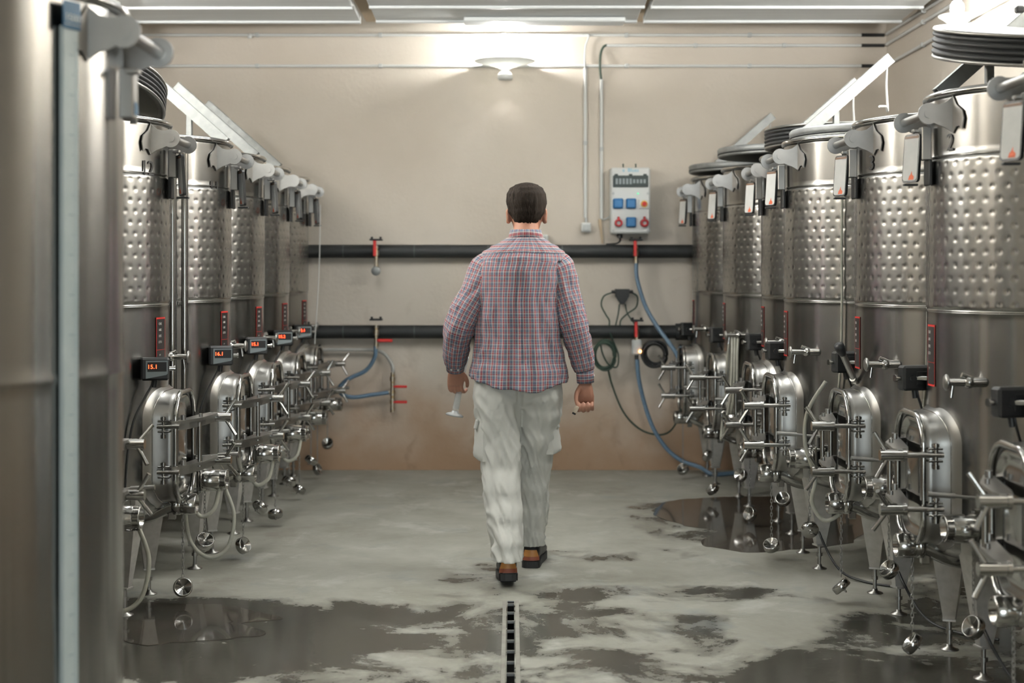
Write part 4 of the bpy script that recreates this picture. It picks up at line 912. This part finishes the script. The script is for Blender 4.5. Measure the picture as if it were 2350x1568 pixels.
finger([wl+d1*.02+Vector((.024, .004, 0)), wl+d1*.045+Vector((.044, .012, 0)), wl+d1*.07+Vector((.053, .022, -.004)), wl+d1*.085+Vector((.052, .040, -.012))], .0125, .0085)
body = remesh(bd.obj('body', M['skin'], man), .0042, 2)
# ---- hair: a shell over the skull, short at the nape
b = MB(); rows = []; nseg, nr = 96, 40
for i in range(nr+1):
    row = []
    for j in range(nseg):
        a = 2*pi*j/nseg; back = .5-.5*sin(a)               # sin(a) = -1 at the back (camera side)
        zl = lerp_list([0, .30, .48, .56, .66, 1], [1.735, 1.715, 1.690, 1.675, 1.632, 1.598], back)
        zt = 1.803; t = i/nr; z = zt-(zt-zl)*(t**1.0) if t > .0 else zt
        A = lerp_list([1.56, 1.60, 1.635, 1.67, 1.71, 1.745, 1.772, 1.79, 1.80, 1.8035], [.060, .068, .080, .0885, .0925, .0905, .078, .054, .026, .002], z)
        B_ = lerp_list([1.56, 1.60, 1.635, 1.67, 1.71, 1.745, 1.772, 1.79, 1.80, 1.8035], [.064, .076, .094, .106, .113, .110, .095, .066, .032, .002], z)
        e = 1-.16*max(0, (t-.80)/.20)**1.3
        q = Vector((HX+A*cos(a)*e, HYO+.002+B_*sin(a)*e, z))
        n1 = noise.noise(Vector((a*9, z*14, 3)))*.0045+noise.noise(Vector((a*26, z*22, 7)))*.0030
        d = (q-Vector((HX, HYO, 1.69))).normalized(); row.append(q+d*n1*min(1, t*5))
    rows.append(row)
# tuck the hairline in
rows.append([Vector((HX+(q.x-HX)*.93, HYO+(q.y-HYO)*.93, q.z+.003)) for q in rows[-1]])
b.loft(rows, cap0=True); b.obj('hair', M['hair'], man)
# ---- shirt (UVs in metres so that the checks keep their size)
class UVB:
    def __init__(s): s.v = []; s.f = []; s.uv = []
    def grid(s, rows, uvs, flip=False):
        n = len(rows[0]); o = len(s.v); s.v += [tuple(q) for r in rows for q in r]
        for i in range(len(rows)-1):
            for j in range(n-1):
                q = (i*n+j, i*n+j+1, (i+1)*n+j+1, (i+1)*n+j)
                if flip: q = q[::-1]
                s.f.append(tuple(k+o for k in q)); s.uv += [uvs[k//n][k % n] for k in q]
    def obj(s, name, m, parent, solid=.002, **k):
        me = bpy.data.meshes.new(name); me.from_pydata(s.v, [], s.f); me.polygons.foreach_set('use_smooth', [True]*len(s.f)); me.materials.append(m)
        u = me.uv_layers.new(name='UVMap'); u.data.foreach_set('uv', [c for q in s.uv for c in q]); me.update()
        o = link(name, me, parent, **k)
        if solid: md = o.modifiers.new('solid', 'SOLIDIFY'); md.thickness = solid; md.offset = -1
        return o
ZS = [.875, .93, 1.0, 1.10, 1.25, 1.38, 1.45, 1.485, 1.51, 1.53, 1.548]
CS = [.029, .030, .029, .028, .026, .034, .046, .052, .056, .059, .061]
AS = [.208, .206, .194, .184, .184, .193, .198, .184, .148, .106, .076]
BS = [.160, .154, .140, .131, .134, .134, .120, .105, .092, .080, .072]
def fold(a, z):
    s = sin(a); back = max(0, -s)
    f = .0
    # centre pleat from the yoke, fading down
    ax = (cos(a)); k = max(0, min(1, (1.475-z)/.05))*back
    for x0, w, d in ((-.035, .020, .006), (.055, .020, .006)): f -= d*k*exp(-((ax-x0-(.10*(1.40-z) if x0 > 0 else .0))/w)**2)*max(.25, 1-(1.47-z)/.7)
    f += .005*k*exp(-((ax-.01)/.05)**2)
    low = max(0, min(1, (1.35-z)/.35))
    rd = lambda v: 1-2*abs(noise.noise(v))               # ridged: sharp creases
    f += low*(.0075*noise.noise(Vector((cos(a)*4.5, z*2.2+cos(a)*1.5, s*3)))+.006*rd(Vector((cos(a)*3.2+z*2.2, z*2.0-cos(a)*1.2, s*2+5)))*.8)
    f += low*.0055*rd(Vector((cos(a)*2.6-z*6, z*9+cos(a)*5, 4)))*(.6+.4*sin(5*z))
    f += .0032*rd(Vector((cos(a)*5, z*5+cos(a)*3, s*3+8)))
    sd = max(0, abs(cos(a))-.45); f += .010*sd*rd(Vector((cos(a)*2, z*14+s*6, 11)))*max(0, min(1, (1.40-z)/.1))
    return f
def hemz(a):
    s, c = sin(a), cos(a); return .915-.052*abs(s)**1.3*(1 if s < 0 else .9)-.010*exp(-((c-.25)/.3)**2)-.010*c+.004*sin(7*a)
sb = UVB(); nA = 140; rows = []; uvs = []; nZ = 90
for i in range(nZ+1):
    t = i/nZ; r = []; u = []
    for j in range(nA+1):
        a = 2*pi*j/nA+pi/2; z0 = hemz(a); z = z0+(1.548-z0)*t
        c, A, B_ = (lerp_list(ZS, q, z) for q in (CS, AS, BS))
        if z > 1.44: z_ = z-.010*abs(cos(a))*(1.548-z)/.1
        else: z_ = z
        k = (abs(cos(a))**2.3+abs(sin(a))**2.3)**(-1/2.3)
        f = fold(a, z)*1.9
        r.append(Vector((c+(A*k+f)*cos(a), -.002+(B_*k+f*1.3)*sin(a)-.012*max(0, (z-1.2))*0, z_)))
        yoke = z > 1.472+.012*abs(cos(a))
        ua = (a-1.5*pi)*.176
        u.append((z*1.0, ua*1.0) if False else (ua, z))
    rows.append(r); uvs.append(u)
cut = next(i for i in range(nZ) if rows[i][nA//2].z > 1.474)
sb.grid(rows[:cut+1], uvs[:cut+1]); shirt = sb.obj('shirt', M['plaid'], man)
yb = UVB(); up = [[q+(q-Vector((.05, 0, q.z))).normalized()*(.0018 if i else .0014) for q in r] for i, r in enumerate(rows[cut:])]
yb.grid(up, [[(v*1.1, u) for u, v in r] for r in uvs[cut:]]); yb.obj('yoke', M['plaid'], shirt, solid=0)
# collar: stand and fall
cb = UVB(); rows = []; uvs = []
prof = [(.0, .063, 1.538), (.3, .062, 1.562), (.5, .0625, 1.580), (.62, .066, 1.583), (.8, .070, 1.568), (1.0, .076, 1.538)]
for t, rr, z in prof:
    r = []; u = []
    for j in range(65):
        a = pi/2+.25+(2*pi-.5)*j/64; drop = .016*max(0, sin(a))
        r.append(Vector((.0625+rr*1.06*cos(a), .008+rr*1.02*sin(a)*1.05, z-drop-.004*cos(2*a)*(t > .7)))); u.append((t*.075+.006, (a)*.066))
    rows.append(r); uvs.append(u)
cb.grid(rows, uvs); cb.obj('collar', M['plaid'], shirt, solid=.002)
def sleeve(pts, rad, seed, tw):
    p = spline(pts, 14); n = len(p); b = UVB(); rows = []; uvs = []; X = None; s = 0
    rr = []
    for i in range(len(pts)-1): rr += [rad[i]+(rad[i+1]-rad[i])*j/14 for j in range(14)]
    rr.append(rad[-1])
    for i in range(n):
        t = (p[min(i+1, n-1)]-p[max(i-1, 0)]).normalized()
        if X is None: X = Vector((1, 0, 0))
        X = (X-t*X.dot(t)).normalized(); Y = t.cross(X)
        if i: s += (p[i]-p[i-1]).length
        r = []; u = []
        for j in range(49):
            a = 2*pi*j/48; w = .005*noise.noise(Vector((cos(a)*2+seed, sin(a)*2, s*9)))+.0065*(1-2*abs(noise.noise(Vector((cos(a)*1.3+seed, sin(a)*1.3, s*16+cos(a)*2.6)))))-.002
            k = min(1, s/.10)*min(1, (n-1-i)/8)
            bl = exp(-((i/n-.93)/.06)**2)*.004
            r.append(p[i]+(X*cos(a)+Y*sin(a))*(rr[i]+w*k*1.25+bl)); u.append((a*.062+seed, s))
        rows.append(r); uvs.append(u)
    b.grid(rows, uvs, True); o = b.obj('sleeve', M['plaid'], shirt, solid=.002)
    return p, X
SL = [(-.060, .0, 1.448), (-.112, -.004, 1.405), (-.160, -.014, 1.29), (-.212, -.022, 1.20), (-.240, -.016, 1.13), (-.256, .03, 1.04), (-.262, .068, .968)]
SR = [(.160, .0, 1.448), (.212, -.004, 1.405), (.242, -.018, 1.29), (.268, -.032, 1.20), (.285, -.038, 1.13), (.311, -.030, 1.03), (.331, -.024, .945)]
sleeve(SL, [.040, .076, .071, .069, .068, .057, .046], 1.3, 0); sleeve(SR, [.040, .076, .067, .064, .062, .053, .043], 4.1, 0)
def cuff(a, b_, r0, r1, seed):
    a, b_ = Vector(a), Vector(b_); X, Y, Z = basis(b_-a); c = UVB(); rows = []; uvs = []
    for i, (t, rr) in enumerate(((0, r0-.004), (0.02, r0), (.5, (r0+r1)/2), (.98, r1), (1, r1-.004))):
        rows.append([a+(b_-a)*t+(X*cos(2*pi*j/40)+Y*sin(2*pi*j/40))*rr for j in range(41)]); uvs.append([(t*.062, 2*pi*j/40*.045+seed) for j in range(41)])
    c.grid(rows, uvs); o = c.obj('cuff', M['plaid'], shirt, solid=.002)
    for k in (-.16, .2):
        d = Y*-1 if (Y.y > 0) else Y
        d = (d+X*k*2).normalized(); q = a+(b_-a)*.5+d*((r0+r1)/2+.0012); bb = MB(); bb.lathe([(0, .002), (.0052, .002), (.006, 0), (0, 0)], q, d, 12); bb.obj('button', M['button'], shirt)
cuff((-.2615, .058, .985), (-.262, .083, .938), .046, .042, .2); cuff((.331, -.025, .952), (.335, -.021, .886), .041, .039, .5)
# ---- trousers
tb = MB(); nT = 72
def tube_leg(keys, seed):
    # keys: (z, cx, cy, a, b)
    zs = [k[0] for k in keys][::-1]; vals = [k[1:] for k in keys][::-1]; rings = []
    z0, z1 = zs[0], zs[-1]; n = 120
    for i in range(n+1):
        z = z0+(z1-z0)*i/n; cx, cy, a, b = lerp_list(zs, vals, z); r = []
        for j in range(nT):
            t = 2*pi*j/nT; c, s = cos(t), sin(t)
            amp = lerp_list([.1, .25, .40, .55, .75, .95], [.014, .012, .009, .011, .009, .005], z)
            # slanting drag folds, sharper on one side
            q = noise.noise(Vector((c*1.6+seed, s*1.6, z*11+c*2.2))); q2 = noise.noise(Vector((c*2.4+seed, s*2.4-3, z*24-c*4.0)))
            q3 = noise.noise(Vector((c*1.1+seed, s*1.1+2, z*17+c*3.5+s*1.5)))
            f = amp*(1-2.4*abs(q))*.65+amp*.8*(1-2.4*abs(q3))+amp*.5*q2
            k = (abs(c)**2.2+abs(s)**2.2)**(-1/2.2)
            r.append(Vector((cx+(a*k+f)*c, cy+(b*k+f)*s, z)))
        rings.append(r)
    return rings
LK = [(.93, -.062, .0, .100, .130), (.83, -.064, -.004, .106, .118), (.75, -.066, -.008, .098, .108), (.64, -.058, -.008, .088, .098), (.52, -.050, -.022, .082, .088), (.40, -.046, -.07, .079, .086), (.28, -.034, -.13, .070, .082), (.18, -.023, -.190, .063, .078), (.118, -.018, -.212, .059, .080)]
RK = [(.93, .120, .0, .100, .130), (.83, .126, .020, .100, .116), (.75, .126, .048, .095, .104), (.64, .115, .082, .080, .095), (.51, .105, .118, .073, .083), (.40, .102, .148, .067, .080), (.28, .098, .182, .062, .078), (.17, .094, .210, .054, .074), (.105, .093, .222, .051, .074)]
tb.loft(tube_leg(LK, 1.0), cap0=True, cap1=True); tb.loft(tube_leg(RK, 6.0), cap0=True, cap1=True)
hipz = [(.77, .030, .120, .050), (.81, .030, .170, .096), (.85, .030, .186, .124), (.90, .029, .193, .136), (.96, .028, .178, .122), (1.02, .028, .176, .126)]
rg = []
for i in range(31):
    z = .77+.25*i/30; c, a, b_ = lerp_list([k[0] for k in hipz], [k[1:] for k in hipz], z); r = []
    for j in range(96):
        t = 2*pi*j/96; s = sin(t); k = (abs(cos(t))**2.2+abs(s)**2.2)**(-1/2.2)
        cl = -.012*max(0, -s)**8*exp(-((cos(t)-.02)/.05)**2)*3 if z < .92 else 0
        f = .004*noise.noise(Vector((cos(t)*4, s*4, z*22)))+.006*(1-2*abs(noise.noise(Vector((cos(t)*2.2, s*2, z*13+cos(t)*5)))))*.6
        r.append(Vector((c+(a*k+f)*cos(t), (b_*k+f+cl)*s, z)))
    rg.append(r)
tb.loft(rg, cap0=True, cap1=True)
tr = remesh(tb.obj('trousers', M['trousers'], man), .0050, 1)
# cargo pockets with flaps on the outer thighs, buckle tab at the hem seam
def pocket(cx, cy, z0, z1, side, lean, sc=1.0):
    b = MB(); rows = []
    for i in range(13):
        t = i/12; z = z1+(z0-z1)*t; r = []
        for j in range(13):
            y = (j/12-.5)*.15*sc; e = sqrt(max(0, 1-(abs(j/12-.5)*2)**4))*sqrt(max(0, 1-(abs(t-.5)*2)**6)) if 0 < i < 12 else 0
            d = .006+.022*e*(.6+.5*t)+.006*noise.noise(Vector((y*30, z*30, side)))
            cv = .088*(1-sqrt(max(0, 1-(y/.11)**2))); r.append(Vector((cx+side*(d-cv)+lean*(t-.5), cy+y, z)))
        rows.append(r)
    b.loft(rows, closed=False)
    b.loft([[q-Vector((side*.03, 0, 0)) for q in r] for r in rows], closed=False)
    for idx in (0, 12): b.loft([rows[idx], [q-Vector((side*.03, 0, 0)) for q in rows[idx]]], closed=False); b.loft([[r[idx] for r in rows], [r[idx]-Vector((side*.03, 0, 0)) for r in rows]], closed=False)
    o = b.obj('cargo_pocket', M['trousers'], tr)
    b = MB(); R_ = Matrix.Rotation(side*-.25, 3, 'Y'); b.box((cx+side*.016-lean*.5, cy, z1-.014), (.016, .125*sc, .046), .006, R_); b.obj('pocket_flap', M['trousers'], tr)
pocket(-.148, -.012, .535, .715, -1, -.004); pocket(.197, .080, .555, .710, 1, .010, .9)
# ---- shoes
def shoe(hx, hy, hz_, yaw, pitch, label=None):
    s = link('shoe', None, man, (hx, hy, hz_), (pitch, 0, yaw)) if False else None
    b = MB(); sec = [(-.030, .030, .06, .0), (-.022, .036, .088, .0), (.01, .040, .098, .0), (.05, .038, .092, .0), (.10, .039, .075, .0), (.16, .045, .062, .0), (.21, .044, .050, .0), (.25, .034, .038, .0), (.268, .012, .026, .0)]
    rings = []
    for y, a, h, z in sec:
        r = []
        for j in range(24):
            t = 2*pi*j/24; k = (abs(cos(t))**2.6+abs(sin(t))**2.6)**(-1/2.6)
            r.append(Vector((a*k*cos(t), y, .022+h/2+h/2*k*sin(t))))
        rings.append(r)
    b.loft(rings, cap0=True, cap1=True)
    Mx = Matrix.Translation((hx, hy, hz_)) @ Matrix.Rotation(yaw, 4, 'Z') @ Matrix.Rotation(pitch, 4, 'X')
    def put(bb, nm, m, par):
        o = bb.obj(nm, m, par)
        if par is man: o.matrix_local = Mx
        return o
    sh = put(b, 'shoe', M['shoe'], man)
    b = MB(); out = [(-.034, -.042), (.034, -.042), (.043, .0), (.041, .06), (.047, .16), (.045, .215), (.030, .26), (0, .276), (-.030, .26), (-.045, .215), (-.047, .16), (-.041, .06), (-.043, .0)]
    ps = spline([(x, y, 0) for x, y in out], 3, True)
    b.prism([(p.x, p.y) for p in ps], (0, 0, .015), (1, 0, 0), (0, 1, 0), .030); put(b, 'sole', M['sole'], sh)
    b = MB()
    for k in range(7): b.box((0, -.025+k*.042, -.001), (.07, .016, .010), .003)
    put(b, 'tread', M['sole'], sh)
    # heel counter: amber patch curving round the back, red brown band below it
    def band(z0, z1, w0, w1, off, nm, m):
        b = MB(); rows = []
        for i in range(9):
            t = i/8; z = z0+(z1-z0)*t; w = w0+(w1-w0)*t; r = []
            for j in range(13):
                a = -pi/2+(j/12-.5)*w; r.append(Vector(((.036+off)*cos(a)*1.02, -.012+(.026+off)*sin(a)*1.02-.004*(1-t), z)))
            rows.append(r)
        b.loft(rows, closed=False); b.loft([[q*1+Vector((0, .004, 0)) for q in r] for r in rows], closed=False)
        put(b, nm, m, sh)
    band(.052, .082, 2.2, 1.5, .0045, 'heel_patch', M['shoe_tan']); band(.034, .056, 2.4, 2.2, .0065, 'heel_band', M['sole_red'])
    b = MB(); b.tube([Vector((.038*cos(a), .01+.045*sin(a), .118+.006*sin(a))) for a in [2*pi*i/24 for i in range(24)]], .008, 8, True); put(b, 'ankle_collar', M['shoe'], sh)
shoe(-.018, -.205, .028, .05, -.12); shoe(.093, .215, .003, -.16, 0)

# ---- what he holds
q = Vector((-.262, PY+.150, 0)); gz0 = H-(953-CY)/F*(PY+.15); gz1 = H-(818-CY)/F*(PY+.15)
top = Vector(((1069-CX)/F*(PY+.15), PY+.150, gz1)); bot = Vector(((1043-CX)/F*(PY+.15), PY+.150, gz0))
M['tube_glass'] = mat('misted_glass', (.80, .82, .81), .12); M['tube_glass'].node_tree.nodes['Principled BSDF'].inputs['Alpha'].default_value = .30
t = thing('measuring_cylinder', 'tall clear glass measuring cylinder held in the hand of the man', 'glass', bot); D = (top-bot); Lg = D.length
b = MB(); b.lathe([(.0, .010), (.0145, .012), (.0155, .03), (.0155, Lg-.02), (.0165, Lg-.004), (.0185, Lg), (.0168, Lg-.002), (.0142, Lg-.022), (.0138, .032), (.0, .026)], (0, 0, 0), D, 28); b.obj('tube', M['tube_glass'], t)
b = MB(); b.lathe([(0, -.004), (.040, -.004), (.043, 0), (.036, .006), (.018, .012), (.0148, .020), (.0, .022)], (0, 0, 0), D, 36); b.obj('base', M['frost'], t)
b = MB(); X, Y, Z = basis(D)
for k in range(16): b.tube([Z*(.06+k*.011)+(X*cos(a)+Y*sin(a))*.0157 for a in [2.2+1.2*i/6*(1 if k % 5 == 0 else .5) for i in range(7)]], .0006, 4)
b.obj('graduation', M['white_print'], t)
q = Vector((.334, PY-.02, .888))+Vector((-.040, -.046, -.112)); t = thing('cork', 'small pale cork pinched in the closed hand of the man', 'cork', q)
b = MB(); b.lathe([(0, 0), (.0095, 0), (.0105, .003), (.0095, .030), (.0085, .033), (0, .033)], (-.012, 0, -.022), (.45, .1, .9), 16); b.obj('cork', mat('cork', (.58, .50, .40), .8, var=(60, (.42, .34, .25))), t)
b = MB(); b.cyl((-.0155, -.001, -.029), (-.012, 0, -.022), .0085, n=14); b.obj('dark_end', M['bore'], t)
